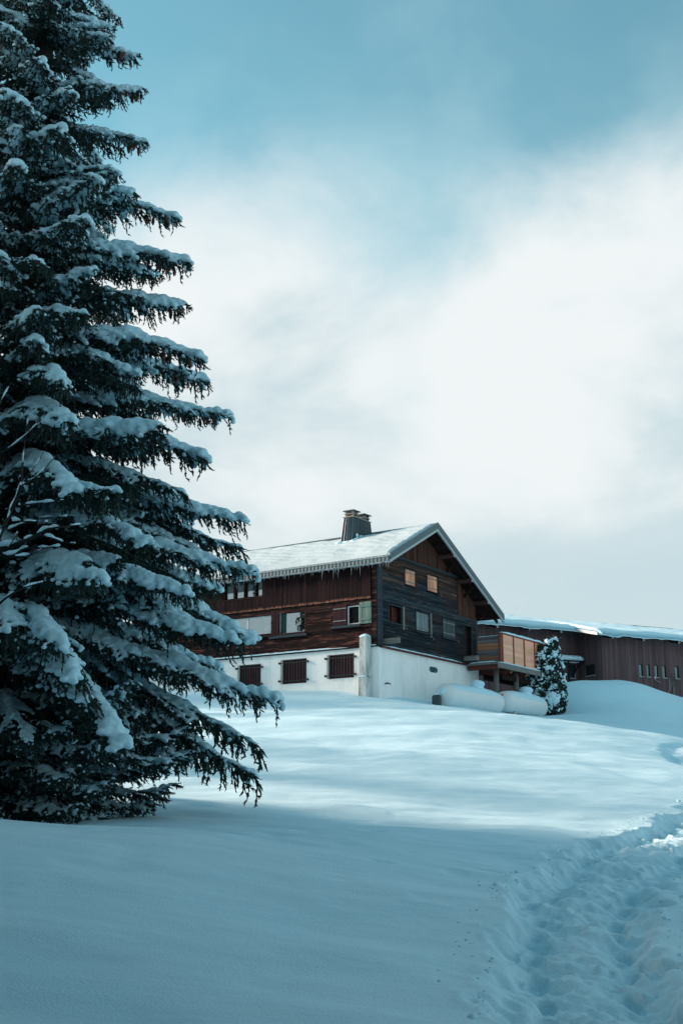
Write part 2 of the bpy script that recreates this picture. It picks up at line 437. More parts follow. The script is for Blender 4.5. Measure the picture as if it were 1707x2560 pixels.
# ------------------------------------------------------------------ ground: one snow sheet through surveyed points
GP = [at(*p) for p in [
    # nearest rows
    (-300, 2560, 8.8), (200, 2560, 8.9), (853, 2560, 9.2), (1400, 2560, 9.5), (1900, 2560, 9.9),
    (-300, 2300, 10.6), (200, 2300, 10.9), (853, 2300, 12.0), (1400, 2300, 12.7), (1900, 2300, 13.2),
    (-500, 2086, 13.6), (-100, 2080, 13.8), (250, 2079, 14.2), (450, 2084, 14.8),
    (700, 2086, 16.5), (1000, 2092, 18.0), (1400, 2098, 19.0), (1707, 2105, 19.5), (2100, 2130, 19.5),
    (480, 2000, 22.5), (853, 1985, 24.5), (1200, 2010, 24.5), (1550, 2040, 24.0), (1900, 2060, 24.5),
    (480, 1925, 28.5), (853, 1915, 30.5), (1250, 1930, 31.0), (1600, 1965, 30.5), (2000, 2000, 31.0),
    (560, 1850, 35.5), (853, 1848, 37.0), (1250, 1860, 38.0), (1600, 1900, 37.5), (2000, 1950, 38.0),
    (620, 1789, 46.0), (853, 1780, 46.5), (1100, 1779, 47.0), (1300, 1789, 47.0), (1500, 1812, 46.5), (1707, 1850, 45.5), (2000, 1910, 45.0),
    (600, 1778, 52.5), (853, 1774, 52.5), (1050, 1777, 52.0), (1250, 1793, 52.5), (1400, 1808, 53.5), (1560, 1828, 54.0), (1750, 1864, 53.0), (2050, 1900, 53.0),
    (720, 1724, 62.0), (860, 1732, 60.5), (1000, 1744, 61.0), (1095, 1760, 61.5), (1170, 1771, 63.5), (1240, 1780, 66.0), (1330, 1790, 68.5), (1385, 1797, 70.5), (1400, 1800, 64.0),
    (1465, 1768, 71.0), (1560, 1776, 66.0), (1707, 1815, 62.0),
    (1405, 1707, 77.0), (1500, 1703, 77.0), (1570, 1707, 76.5), (1640, 1738, 75.0), (1720, 1782, 73.0), (1900, 1850, 70.0),
    (1330, 1745, 77.0),
]]
GP += [np.array(p, float) for p in [
    (-5.7, 20.0, 0.00), (-8, 17.5, -0.10), (-3.2, 18.0, -0.12), (-12, 20, 0.1), (-20, 20, 0.3), (-20, 8, -1.2), (20, 8, -2.2), (30, 30, 0.0), (30, 50, 2.5),
    (0, 0, -1.75), (-15, 0, -2.0), (15, 0, -2.3), (0, -20, -2.5), (-30, -20, -2.5), (30, -20, -3.0),
    (-20, 40, 3.0), (-30, 60, 6.0), (-12, 70, 7.0), (5, 75, 6.4), (13, 86, 8.0), (30, 92, 7.0), (40, 70, 5.5), (-30, 95, 8.0), (5, 100, 8.5), (40, 105, 8.5),
    (-60, 30, 2.5), (-60, 90, 8.0), (70, 30, -1.0), (70, 90, 7.0), (-60, -30, -2.5), (70, -30, -3.5),
]]
GP = np.array(GP)
def tps_fit(P, lam=0.4):
    n = len(P)
    d = np.hypot(P[:, None, 0] - P[None, :, 0], P[:, None, 1] - P[None, :, 1])
    K = np.where(d > 0, d * d * np.log(d + 1e-9), 0) + np.eye(n) * lam
    A = np.zeros((n + 3, n + 3)); A[:n, :n] = K
    A[:n, n:] = np.c_[np.ones(n), P[:, :2]]; A[n:, :n] = A[:n, n:].T
    return np.linalg.solve(A, np.r_[P[:, 2], 0, 0, 0])
GW = tps_fit(GP)
def base_height(x, y):
    x, y = np.asarray(x, float), np.asarray(y, float)
    xc, yc = np.clip(x, -60, 70), np.clip(y, -30, 105)
    z = GW[-3] + GW[-2] * xc + GW[-1] * yc
    for (px, py, _), w in zip(GP, GW[:-3]):
        d2 = (xc - px)**2 + (yc - py)**2
        z = z + w * 0.5 * d2 * np.log(d2 + 1e-12)
    return z
# the trodden track
TRK = np.array([at(*p)[:2] for p in [(1580, 2800, 7.6), (1525, 2560, 9.5), (1460, 2400, 11.3), (1440, 2290, 12.9), (1490, 2205, 15.0), (1590, 2140, 17.4), (1690, 2055, 21.0), (1790, 1990, 26.0), (1850, 1950, 31.0), (1790, 1910, 36.5), (1712, 1893, 39.5), (1760, 1875, 44.0), (1950, 1880, 50.0)]])
def catmull(P, n=24):
    o = []
    for i in range(len(P) - 1):
        p0, p1, p2, p3 = P[max(i-1, 0)], P[i], P[i+1], P[min(i+2, len(P)-1)]
        for k in range(n):
            t = k / n
            o.append(0.5 * ((2*p1) + (-p0+p2)*t + (2*p0-5*p1+4*p2-p3)*t*t + (-p0+3*p1-3*p2+p3)*t**3))
    return np.array(o + [P[-1]])
TRKF = catmull(TRK)
def track_coords(x, y):
    best = np.full(x.shape, 1e9); side = np.zeros(x.shape); along = np.zeros(x.shape); s = 0.0
    for a, b in zip(TRKF[:-1], TRKF[1:]):
        ab = b - a; L2 = ab @ ab; l = math.sqrt(L2)
        t = np.clip(((x - a[0]) * ab[0] + (y - a[1]) * ab[1]) / L2, 0, 1)
        dx, dy = x - a[0] - ab[0]*t, y - a[1] - ab[1]*t
        d = dx*dx + dy*dy
        m = d < best
        best = np.where(m, d, best)
        side = np.where(m, np.sign(ab[0]*dy - ab[1]*dx), side)
        along = np.where(m, s + t*l, along); s += l
    return np.sqrt(best) * side, along
def height(x, y, detail=True):
    z = base_height(x, y)
    if not detail: return z
    near = (np.abs(x) < 70) & (y > -30) & (y < 110)
    z = z + np.where(near, 0.075 * fbm(x * 0.33 + 3, y * 0.50, 5, 3), 0)
    z = z + 0.013 * fbm(x * 1.1, y * 1.7 + 9, 15, 3) * sstep(60, 20, y) - 0.10 * np.clip(vnoise(x * 2.3, y * 2.3, 63) - 0.50, 0, 1) * sstep(10, 3, np.hypot(x + 4, y - 17))
    d, al = np.zeros_like(x), np.zeros_like(x)
    m = (x > -2) & (x < 25) & (y > 5) & (y < 55)
    if m.any():
        dd, aa = track_coords(x[m], y[m])
        ad = np.abs(dd)
        xm, ym = x[m], y[m]
        wob = 0.16 * vnoise(aa * 0.9, np.zeros_like(aa), 31) + 0.16 * fbm(xm * 2.6, ym * 2.6, 47, 3)
        edge = 0.74 + wob
        k = sstep(edge + 0.06, edge - 0.17, ad)                     # inside the trodden band
        lip = 0.022 * np.exp(-((ad - edge - 0.08) / 0.12)**2) * (0.6 + 0.6 * vnoise(xm * 5, ym * 5, 77))
        fur = 0.0
        for c0, ph in ((0.46, 0.0), (-0.42, 0.35)):
            c1 = c0 + 0.10 * vnoise(aa * 1.1 + ph * 9, np.full_like(aa, ph), 91)
            st = aa / 0.66 + ph + 0.12 * vnoise(aa, aa * 0, 12); q = (st - np.floor(st) - 0.5) * 0.66
            rad = np.sqrt((q / 0.19)**2 + ((dd - c1) / 0.105)**2)
            fur = fur + np.exp(-((dd - c1) / 0.20)**2) * 0.075 + sstep(1.15, 0.70, rad) * 0.085 - 0.02 * np.exp(-((rad - 1.3) / 0.2)**2)   # boot prints
        lump = 0.026 * fbm(xm * 6.1, ym * 5.3 + xm, 171, 3, 0.6) + 0.040 * fbm(xm * 2.9 + .3 * ym, ym * 2.5 - .4 * xm, 101, 4, 0.55) + 0.022 * np.abs(fbm(xm * 8 + 3 * vnoise(xm * 2, ym * 2, 3), ym * 8 - xm * 2, 131, 3, 0.55))
        dz = -k * (0.11 + fur) + k * lump + lip
        z = z.copy(); z[m] += dz * sstep(52, 46, ym) * (1 - 0.6 * sstep(27, 35, ym))
    return z
def lines(segs):
    o = [segs[0][0]]
    for a, b, s0, s1 in segs:
        x = a
        while x < b - 1e-6:
            t = (x - a) / (b - a); x = min(b, x + s0 + (s1 - s0) * t); o.append(x)
        if o[-1] < b: o.append(b)
    return np.array(o)
gx = lines([(-900, -70, 160, 20), (-70, -14, 8, 0.5), (-14, 0.6, 0.35, 0.12), (0.6, 5.6, 0.035, 0.035), (5.6, 12, 0.06, 0.14), (12, 30, 0.2, 0.8), (30, 80, 1, 10), (80, 900, 20, 160)])
gy = lines([(-500, -30, 120, 10), (-30, 7, 5, 0.3), (7, 8.2, 0.2, 0.05), (8.2, 19, 0.035, 0.045), (19, 48, 0.07, 0.16), (48, 85, 0.25, 0.6), (85, 120, 1, 8), (120, 1200, 20, 160)])
GX, GY = np.meshgrid(gx, gy)
GZ = height(GX.ravel(), GY.ravel()).reshape(GX.shape)
ii = (np.arange(len(gy) - 1)[:, None] * len(gx) + np.arange(len(gx) - 1)[None]).ravel()
me = fast_mesh('snow_ground', np.c_[GX.ravel(), GY.ravel(), GZ.ravel()], np.c_[ii, ii + 1, ii + 1 + len(gx), ii + len(gx)], True)
ground = link('snow_ground', me, M['snow'])
tag(ground, 'deep smooth snow covering the slope below the chalet', 'snow', kind='structure')
def gz(x, y): return float(height(np.array([float(x)]), np.array([float(y)]))[0])

# loose crumbs of snow thrown out of the track
rng = np.random.default_rng(4)
Cc, Ss = [], []
while len(Cc) < 260:
    i = rng.integers(20, 200); a, b = TRKF[i], TRKF[i+1]
    dv = (b - a) / np.linalg.norm(b - a); nv = np.array([-dv[1], dv[0]])
    off = rng.choice([-1, 1]) * (0.75 + abs(rng.normal(0, 0.22)))
    p = a + dv * rng.uniform(0, 0.5) + nv * off
    r = 0.008 + rng.exponential(0.007)
    Cc.append((*p, 0)); Ss.append((r, r * rng.uniform(.7, 1.2), r * 0.8))
Cc = np.array(Cc); Cc[:, 2] = height(Cc[:, 0], Cc[:, 1]) + np.array(Ss)[:, 2] * 0.05
bmv, bmf = ICO_V, ICO_F
V, Fc = blobs(Cc, Ss)
o = link('snow_crumbs', fast_mesh('snow_crumbs', V, Fc, True), M['snow_cap'])
tag(o, 'small crumbs of snow scattered along the edges of the trodden track', 'snow', kind='stuff')

# ------------------------------------------------------------------ chalet. Local frame: x = along the gable (right, away), y = along the long wall (left, away), z up
HX, HY, HZ = 1.783, 60.0, 5.0
HROT = math.atan2(0.833, 0.553)
house = empty('chalet', (HX, HY, HZ), HROT)
tag(house, 'old dark timber chalet on a white plastered base with snow on its roof', 'house')
GW_, HL = 10.2, 16.0                        # gable width, wall length
RT, RZ, RS = 4.32, 15.0, 0.515              # ridge position, ridge height, roof slope
OV, EL_, ER_ = 1.0, 0.5, 1.6                # overhangs: gable, left eave, right eave
def hz(z): return z - HZ
def roof_z(t): return RZ - RS * abs(t - RT)
_unit = {}
def unit_box():
    if 'b' not in _unit:
        m = MB().box((-.5, -.5, -.5), (.5, .5, .5))
        me = bpy.data.meshes.new('plank'); me.from_pydata(m.v, [], m.f); me.update(); _unit['b'] = me
    return _unit['b']
_planks = {}
def plank(name, mat, parent, c, size, rot=(0, 0, 0)):
    """one board: a shared box mesh per material, scaled to its size"""
    if mat not in _planks:
        me = unit_box().copy(); me.name = 'plank'; me.materials.append(M[mat]); _planks[mat] = me
    o = bpy.data.objects.new(name, _planks[mat]); o.parent = parent
    o.location = c; o.scale = size; o.rotation_euler = rot
    col.objects.link(o); return o
prn = random.Random(11)
def cut(a, b, holes):
    """parts of [a,b] left after taking out the intervals in holes"""
    out_ = [(a, b)]
    for h0, h1 in holes:
        nxt = []
        for p, q in out_:
            if h1 <= p or h0 >= q: nxt.append((p, q)); continue
            if h0 > p: nxt.append((p, h0))
            if h1 < q: nxt.append((h1, q))
        out_ = nxt
    return [(p, q) for p, q in out_ if q - p > 0.04]
def clad(face, mat, a0, a1, z0, z1, upright, pitch, holes=(), off=0.0, th=0.06, zt=None, jit=0.012, matf=None):
    """boards on a face. face 'L': long wall (plane x=0, runs along y); 'G': gable (plane y=0, runs along x).
    zt(a): top limit at place a (for the raking gable)"""
    def put(p0, p1, q0, q1):
        d = off + th / 2 + prn.uniform(0, jit)
        ctr, sz = ((p0 + p1) / 2, (q0 + q1) / 2), (p1 - p0, q1 - q0)
        mm = matf(ctr[0], ctr[1]) if matf else mat
        if face == 'L': plank('plank', mm, house, (-d, ctr[0], hz(ctr[1])), (th, sz[0], sz[1]))
        else: plank('plank', mm, house, (ctr[0], -d, hz(ctr[1])), (sz[0], th, sz[1]))
    gap = 0.012
    if upright:
        n = max(1, round((a1 - a0) / pitch)); w = (a1 - a0) / n
        for k in range(n):
            p, q = a0 + k * w, a0 + (k + 1) * w
            top = z1 if zt is None else min(z1, zt((p + q) / 2))
            hs = [(h[2], h[3]) for h in holes if h[0] < (p + q) / 2 < h[1]]
            for c0, c1 in cut(z0 - prn.uniform(0, 0.03), top, hs):
                put(p + gap / 2, q - gap / 2, c0, c1)
    else:
        n = max(1, round((z1 - z0) / pitch)); w = (z1 - z0) / n
        for k in range(n):
            p, q = z0 + k * w, z0 + (k + 1) * w
            lo, hi = a0, a1
            if zt is not None:
                while lo < hi and zt(lo) < q: lo += 0.05
                while hi > lo and zt(hi) < q: hi -= 0.05
            hs = [(h[0], h[1]) for h in holes if h[2] < (p + q) / 2 < h[3]]
            for c0, c1 in cut(lo, hi, hs):
                put(c0, c1, p + gap / 2, q - gap / 2)

# dark inner core behind the boards, so that gaps and openings are dark
core = MB()
core.add([(0.5, 0.5, hz(5.0)), (GW_ - .02, 0.5, hz(5.0)), (GW_ - .02, HL, hz(5.0)), (0.5, HL, hz(5.0)),
          (0.5, 0.5, hz(12.75)), (GW_ - .02, 0.5, hz(11.7)), (GW_ - .02, HL, hz(11.7)), (0.5, HL, hz(12.75)), (RT, 0.5, hz(14.7)), (RT, HL, hz(14.7))],
         [(0, 1, 5, 8, 4), (3, 7, 9, 6, 2), (0, 4, 7, 3), (1, 2, 6, 5), (4, 8, 9, 7), (8, 5, 6, 9), (0, 3, 2, 1)])
core.build('dark_core', M['black'], house)
# backing right behind the boards (with the openings left free)
def holed(face, a0, a1, z0, z1, holes, d, depth, name, mat, zt=None):
    """wall sheet at distance d outside the face plane, with openings and their reveals"""
    xs = sorted({a0, a1, *[min(max(h[0], a0), a1) for h in holes], *[min(max(h[1], a0), a1) for h in holes]})
    zs = sorted({z0, z1, *[h[2] for h in holes], *[h[3] for h in holes]})
    m = MB()
    def P(a, z, k): return (-k, a, hz(z)) if face == 'L' else (a, -k, hz(z))
    for i in range(len(xs) - 1):
        for j in range(len(zs) - 1):
            cx, cz = (xs[i] + xs[i+1]) / 2, (zs[j] + zs[j+1]) / 2
            if any(h[0] < cx < h[1] and h[2] < cz < h[3] for h in holes): continue
            m.add([P(xs[i], zs[j], d), P(xs[i+1], zs[j], d), P(xs[i+1], zs[j+1], d), P(xs[i], zs[j+1], d)], [(0, 1, 2, 3)])
    for h in holes:
        c = [(h[0], h[2]), (h[1], h[2]), (h[1], h[3]), (h[0], h[3])]
        for k in range(4):
            (p, q), (r, s_) = c[k], c[(k+1) % 4]
            m.add([P(p, q, d), P(r, s_, d), P(r, s_, d - depth), P(p, q, d - depth)], [(0, 1, 2, 3)])
    return m.build(name, mat, house)

# --- openings (a0, a1, z0, z1)
L_A = (6.43, 9.35, 9.36, 10.30); L_B = (4.31, 5.90, 9.27, 10.36); L_S = (1.00, 1.68, 9.40, 10.30)
L_U = (6.95, 9.60, 11.34, 12.40)
G_1 = (2.38, 3.55, 11.62, 12.50); G_2 = (4.66, 5.88, 11.63, 12.58); G_3 = (0.75, 2.12, 9.46, 10.43)
G_4 = (3.43, 4.89, 9.39, 10.44); G_5 = (6.24, 7.74, 9.42, 10.46); G_D = (8.66, 9.61, 8.45, 10.40)
LW = [L_A, L_B, L_S, L_U]; GO = [G_1, G_2, G_3, G_4, G_5, G_D]
holed('L', 0.0, HL, 8.1, 12.45, LW, -0.02, 0.20, 'wall_backing', M['dark_wood'])
m = MB()
holed('G', 0.02, GW_ - .02, 8.1, 11.9, [g for g in GO if g[3] < 11.5], -0.02, 0.20, 'wall_backing', M['dark_wood'])
# long wall: upright boards above, logs below
clad('L', 'left_vert', 0.30, 6.92, 10.62, 12.40, True, 0.135, [], off=0.13, th=0.05)
clad('L', 'left_vert', 6.92, HL, 10.62, 11.30, True, 0.15, [], off=0.13, th=0.05)
clad('L', 'left_vert', 9.62, HL, 11.34, 12.40, True, 0.15, [], off=0.10, th=0.05)
clad('L', 'left_log', 0.30, HL, 8.25, 10.62, False, 0.158, [L_A, L_B, (0.98, 1.70, 9.38, 10.32)], off=0.0, th=0.10, jit=0.035)
# gable: logs in two storeys, upright boards in the peak and at the right
def gmat(a, z): return 'gable_tan' if z > 11.9 - 0.10 * abs(a - 3.0) + prn.uniform(-.35, .35) else 'gable_log'
gz_t = lambda a: roof_z(a) - 0.30
clad('G', 'gable_log', 0.26, GW_ - .22, 8.28, 10.66, False, 0.17, [G_3, G_4, G_5, G_D], off=0.0, th=0.10, jit=0.03)
clad('G', 'gable_log', 0.12, 7.92, 10.78, 12.86, False, 0.16, [G_1, G_2], off=0.0, th=0.10, zt=gz_t, jit=0.03, matf=gmat)
clad('G', 'gable_vert', 7.94, GW_ - .02, 10.78, 13.0, True, 0.15, [], off=0.03, th=0.05, zt=gz_t)
clad('G', 'gable_vert', 1.2, 7.92, 12.98, 15.0, True, 0.15, [], off=0.05, th=0.05, zt=gz_t)
# right side wall and back wall (plain boarding)
for k in range(11):
    z0, z1 = 8.25 + k * 0.345, 8.25 + (k + 1) * 0.345 - .012
    plank('plank', 'gable_log', house, (GW_ + .02, HL / 2, hz((z0 + z1) / 2)), (0.08, HL, z1 - z0))
clad_back = MB().add([(0, HL, hz(8)), (GW_, HL, hz(8)), (GW_, HL, hz(11.6)), (RT, HL, hz(14.6)), (0, HL, hz(12.5))], [(0, 1, 2, 3, 4)])
clad_back.build('back_wall', M['left_vert'], house)
# corner posts, string beams
MB().box((-0.13, 0.0, hz(8.25)), (0.02, 0.27, hz(12.45))).build('corner_post', M['left_log'], house, bevel=.01)
MB().box((-0.10, -0.14, hz(8.25)), (0.24, -0.002, hz(12.3))).build('corner_post', M['trim_blue'], house, bevel=.01)
MB().box((GW_ - .22, -0.14, hz(8.25)), (GW_ + .05, -0.002, hz(10.7))).build('corner_post', M['trim_blue'], house, bevel=.01)
MB().box((0.25, -0.17, hz(10.66)), (GW_ + .02, -0.002, hz(10.78))).build('string_beam', M['trim_blue'], house, bevel=.015)
MB().box((1.55, -0.16, hz(12.86)), (8.3, -0.002, hz(12.98))).build('string_beam', M['trim_blue'], house, bevel=.015)
MB().box((7.88, -0.10, hz(10.79)), (7.95, -0.06, hz(12.6))).build('corner_post', M['gable_vert'], house)
MB().box((-0.19, 6.86, hz(10.6)), (-0.06, 6.98, hz(12.4))).build('post', M['left_vert'], house)
MB().box((-0.20, 6.98, hz(11.28)), (-0.0, HL, hz(11.37))).build('window_rail', M['left_log'], house)
MB().box((-0.12, 0.3, hz(10.50)), (-0.103, HL, hz(10.63))).build('shade_strip', M['dark_wood'], house)  # dark strip that stands in for shade under the upright boards
# --- windows of the long wall
def frame(face, r, d, w, name, mat, parent=house, dep=0.06):
    a0, a1, z0, z1 = r; m = MB()
    for p in ((a0, a0 + w, z0, z1), (a1 - w, a1, z0, z1), (a0 + w, a1 - w, z1 - w, z1), (a0 + w, a1 - w, z0, z0 + w)):
        if face == 'L': m.box((-d, p[0], hz(p[2])), (-d + dep, p[1], hz(p[3])))
        else: m.box((p[0], -d, hz(p[2])), (p[1], -d + dep, hz(p[3])))
    return m.build(name, mat, parent)
def sheet(face, r, d, name, mat, parent=house, th=0.012):
    a0, a1, z0, z1 = r
    m = MB().box((-d, a0, hz(z0)), (-d + th, a1, hz(z1))) if face == 'L' else MB().box((a0, -d, hz(z0)), (a1, -d + th, hz(z1)))
    return m.build(name, mat, parent)
def window(face, r, d, w=0.05, fm='frame_white'):
    o = frame(face, r, d, w, 'window', M[fm]); return o
w = window('L', (6.43, 7.95, 9.36, 10.30), 0.03, 0.035)
sheet('L', (6.465, 7.915, 9.395, 10.265), 0.02, 'pane', M['glass'], w)
sheet('L', (6.44, 9.3, 9.37, 10.29), -0.38, 'curtain', M['curtain'], w)
w = window('L', (8.05, 9.35, 9.36, 10.30), 0.03, 0.035)
sheet('L', (8.085, 9.315, 9.395, 10.265), 0.02, 'pane', M['glass'], w)
MB().box((-0.05, 7.95, hz(9.36)), (0.05, 8.05, hz(10.3))).build('mullion', M['frame_white'], house)
w = window('L', L_B, 0.05, 0.035)
sheet('L', (4.345, 5.50, 9.305, 10.325), 0.03, 'pane', M['glass'], w)
sheet('L', (5.50, 5.865, 9.305, 10.325), 0.03, 'panel', M['curtain_dark'], w)
clad('L', 'shutter_red', 5.92, 6.41, 9.30, 10.5, True, 0.16, [], off=0.10, th=0.03)
MB().box((-0.20, 4.2, hz(9.17)), (-0.0, HL - 6, hz(9.27))).build('sill', M['dark_wood'], house)
MB().box((-0.205, 4.15, hz(9.05)), (-0.10, 6.5, hz(9.17))).build('sill_beam', M['trim_blue'], house)
# shuttered window
w = window('L', (0.98, 1.70, 9.38, 10.32), 0.11, 0.06, 'frame_white')
sheet('L', (1.04, 1.64, 9.44, 10.26), -0.12, 'dark_sheet', M['black'], w)  # black sheet that stands in for the unlit space behind
def shutter(face, r, d, mat, strap, n=5, label=None, th=0.035, batten=False):
    a0, a1, z0, z1 = r
    sh = frame(face, (a0, a1, z0, z1), d, 0.02, 'shutter', M[mat], house, th * 0.6)
    if label: sh['label'] = label
    W = (a1 - a0) / n
    for k in range(n):
        p, q = a0 + k * W + .004, a0 + (k + 1) * W - .004
        dd = d + prn.uniform(0.002, .008)
        if face == 'L': plank('board', mat, sh, (-dd - th / 2, (p + q) / 2, hz((z0 + z1) / 2)), (th, q - p, z1 - z0))
        else: plank('board', mat, sh, ((p + q) / 2, -dd - th / 2, hz((z0 + z1) / 2)), (q - p, th, z1 - z0))
    for zz in (z0 + 0.2 * (z1 - z0), z0 + 0.8 * (z1 - z0)):
        h = 0.05 if batten else 0.022
        m = MB()
        if face == 'L': m.box((-d - th - .03, a0 + .02, hz(zz - h)), (-d - th - .010, a1 - .02, hz(zz + h)))
        else: m.box((a0 + .02, -d - th - .03, hz(zz - h)), (a1 - .02, -d - th - .010, hz(zz + h)))
        m.build('batten' if batten else 'hinge_strap', M[strap], sh)
    return sh
shutter('L', (1.72, 2.53, 9.40, 10.42), 0.15, 'shutter_red', 'iron_pale', 5, 'dark red-brown board shutter swung open')
shutter('L', (0.28, 0.97, 9.36, 10.44), 0.15, 'shutter_green', 'shutter_green', 4, 'flaking grey-green board shutter swung open', batten=True)
MB().box((-0.24, 0.9, hz(9.24)), (-0.12, 2.6, hz(9.37))).build('sill_beam', M['trim_blue'], house, bevel=.01)
m = MB()
for k in range(9):
    m.box((-0.16, 2.56, hz(9.18 + k * .16)), (-0.10, 2.66, hz(9.18 + k * .16 + .07)))
m.build('log_ends', M['left_log'], house)
# upper ribbon of small windows
for (a0, a1) in ((6.98, 7.40), (7.55, 8.12), (8.25, 8.80), (8.95, 9.5)):
    w = window('L', (a0, a1, 11.38, 12.36), 0.02, 0.04, 'dark_wood')
    sheet('L', (a0 + .04, a1 - .04, 11.42, 11.72), 0.012, 'pane', M['glass'], w)
    sheet('L', (a0 + .04, a1 - .04, 11.72, 12.32), 0.008, 'pane', M['window_teal'], w)
    sheet('L', (a0 + .04, a1 - .04, 11.40, 11.72), -0.10, 'blind', M['curtain'], w)
for a in (7.475, 8.185, 8.875, 9.56): MB().box((-0.12, a - .06, hz(11.37)), (0.02, a + .06, hz(12.4))).build('mullion', M['left_log'], house)
# --- windows of the gable
for r, n in ((G_1, 6), (G_2, 6)):
    w = frame('G', r, 0.14, 0.05, 'window', M['gable_log'], dep=0.1)
    shutter('G', (r[0] + .05, r[1] - .05, r[2] + .05, r[3] - .04), 0.04, 'shutter_orange', 'iron_pale', n, 'closed orange sun-bleached board shutter')
w = frame('G', (G_3[0], G_3[1], G_3[2], G_3[3]), 0.15, 0.06, 'window', M['trim_blue'], dep=0.1)
sheet('G', (G_3[0] + .05, G_3[1] - .05, G_3[2] + .05, G_3[3] - .05), -0.17, 'inner_shutter', M['red_wood'], w)
MB().box((0.83, 0.04, hz(9.5)), (1.06, 0.10, hz(10.38))).build('curtain', M['curtain_dark'], w)
MB().box((1.28, -0.02, hz(9.5)), (1.36, 0.12, hz(10.38))).build('window_post', M['red_wood'], w)
MB().box((2.12, -0.19, hz(9.28)), (2.24, -0.12, hz(10.44))).build('casing', M['log_end'], w)
MB().box((4.90, -0.19, hz(9.22)), (5.02, -0.12, hz(10.46))).build('casing', M['log_end'], house)
for r, mt in ((G_4, 'shutter_grey'), (G_5, 'shutter_dim')):
    w = frame('G', r, 0.15, 0.05, 'window', M['trim_blue'], dep=0.1)
    shutter('G', (r[0] + .05, r[1] - .05, r[2] + .05, r[3] - .05), 0.06, mt, 'iron_pale', 8, 'closed grey board shutter' if mt == 'shutter_grey' else 'closed dark grey board shutter')
    MB().box((r[0] - .05, -0.22, hz(r[2] - .09)), (r[1] + .05, -0.12, hz(r[2] - .01))).build('sill', M['trim_blue'], house)
w = frame('G', G_D, 0.15, 0.07, 'door', M['trim_blue'], dep=0.1)
sheet('G', (G_D[0] + .07, G_D[1] - .07, G_D[2] + .05, G_D[3] - .07), -0.10, 'door_leaf', M['dark_wood'], w)
plank('handle', 'log_end', w, (G_D[0] + .16, 0.085, hz(9.35)), (.03, .03, .12))
# small hooks by the windows
for a, z in ((2.45, 9.35), (5.2, 9.15), (6.15, 11.55), (7.95, 9.3)):
    MB().bar((a, -0.16, hz(z)), (a, -0.16, hz(z + .12)), .02, .02).bar((a, -.16, hz(z)), (a + .1, -.16, hz(z)), .02, .02).build('shutter_hook', M['iron_pale'], house)
# log ends that stick out of the gable
for a, z, l, wd in ((0.42, 8.48, 0.95, 0.26), (8.75, 8.50, 0.90, 0.24), (10.12, 8.36, 1.15, 0.26)):
    MB().box((a - wd / 2, -l, hz(z - .13)), (a + wd / 2, 0.1, hz(z + .13))).build('log_end', M['log_end'], house, bevel=.02)
# --- white base storey
B1, B2, B3 = (7.03, 8.50, 6.62, 7.83), (4.16, 5.72, 6.67, 7.92), (1.32, 2.88, 6.76, 7.96)
PB = 0.12
G_V = (4.86, 5.50, 7.42, 7.71)
holed('L', -PB, HL, 4.2, 8.18, [B1, B2, B3], PB, 0.16, 'base_wall', M['plaster'])
holed('G', -PB, GW_ + .1, 4.2, 8.14, [G_V], PB, 0.14, 'base_wall', M['plaster'])
MB().add([(GW_ + .1, -PB, hz(4.2)), (GW_ + .1, HL, hz(4.2)), (GW_ + .1, HL, hz(8.14)), (GW_ + .1, -PB, hz(8.14))], [(0, 1, 2, 3)]).build('base_wall', M['plaster'], house)
MB().add([(-PB, HL, hz(4.2)), (GW_ + .1, HL, hz(4.2)), (GW_ + .1, HL, hz(8.2)), (-PB, HL, hz(8.2))], [(0, 1, 2, 3)]).build('base_wall', M['plaster'], house)
MB().box((-PB - .10, -PB - .10, hz(8.182)), (0.05, HL, hz(8.235))).build('ledge', M['dark_wood'], house)
MB().box((0.051, -PB - .16, hz(8.142)), (GW_ + .1, 0.05, hz(8.215))).build('ledge', M['deck_beam'], house)
def snow_strip(pts, w, h, name, parent, seed, nseg=None, up=(0, 0, 1), side=None):
    """rounded, uneven strip of snow lying along a line"""
    pts = [Vector(p) for p in pts]; r = random.Random(seed); m = MB(); prof = [(-.5, 0), (-.52, .35), (-.38, .8), (0, 1.0), (.38, .85), (.52, .4), (.5, 0)]
    L_ = sum((b - a).length for a, b in zip(pts, pts[1:])); n = nseg or max(6, int(L_ / 0.25)); rings = []
    for i in range(n + 1):
        s = L_ * i / n; k = 0
        while k < len(pts) - 2 and s > (pts[k+1] - pts[k]).length: s -= (pts[k+1] - pts[k]).length; k += 1
        a, b = pts[k], pts[k+1]; d = (b - a).normalized(); p = a + d * s
        sd = side or d.cross(Vector(up)).normalized(); upv = sd.cross(d).normalized()
        if upv.z < 0: upv = -upv
        e = min(1, 0.25 + 3 * min(i, n - i) / n * 2) if 0 < i < n else 0.15
        hh = h * e * r.uniform(.75, 1.15); ww = w * r.uniform(.92, 1.06)
        rings.append([p + sd * (x * ww) + upv * (y * hh) for x, y in prof])
    base = len(m.v)
    for q in rings: m.v += [tuple(p) for p in q]
    c = len(prof)
    for i in range(n):
        for j in range(c):
            a, b = i * c + j, i * c + (j + 1) % c
            m.f.append((a, b, b + c, a + c))
    m.f.append(tuple(range(c))); m.f.append(tuple(n * c + j for j in range(c)))
    return m.build(name, M['snow_cap'], parent, smooth=True)
snow_strip([(-.12, 1.6, hz(8.236)), (-.12, HL, hz(8.236))], 0.2, 0.085, 'snow', house, 3)
snow_strip([(0.05, -.18, hz(8.216)), (8.2, -.18, hz(8.216))], 0.2, 0.07, 'snow', house, 4)
snow_strip([(-.14, 0.0, hz(8.236)), (-.14, 0.3, hz(8.236))], 0.2, 0.06, 'snow', house, 5)
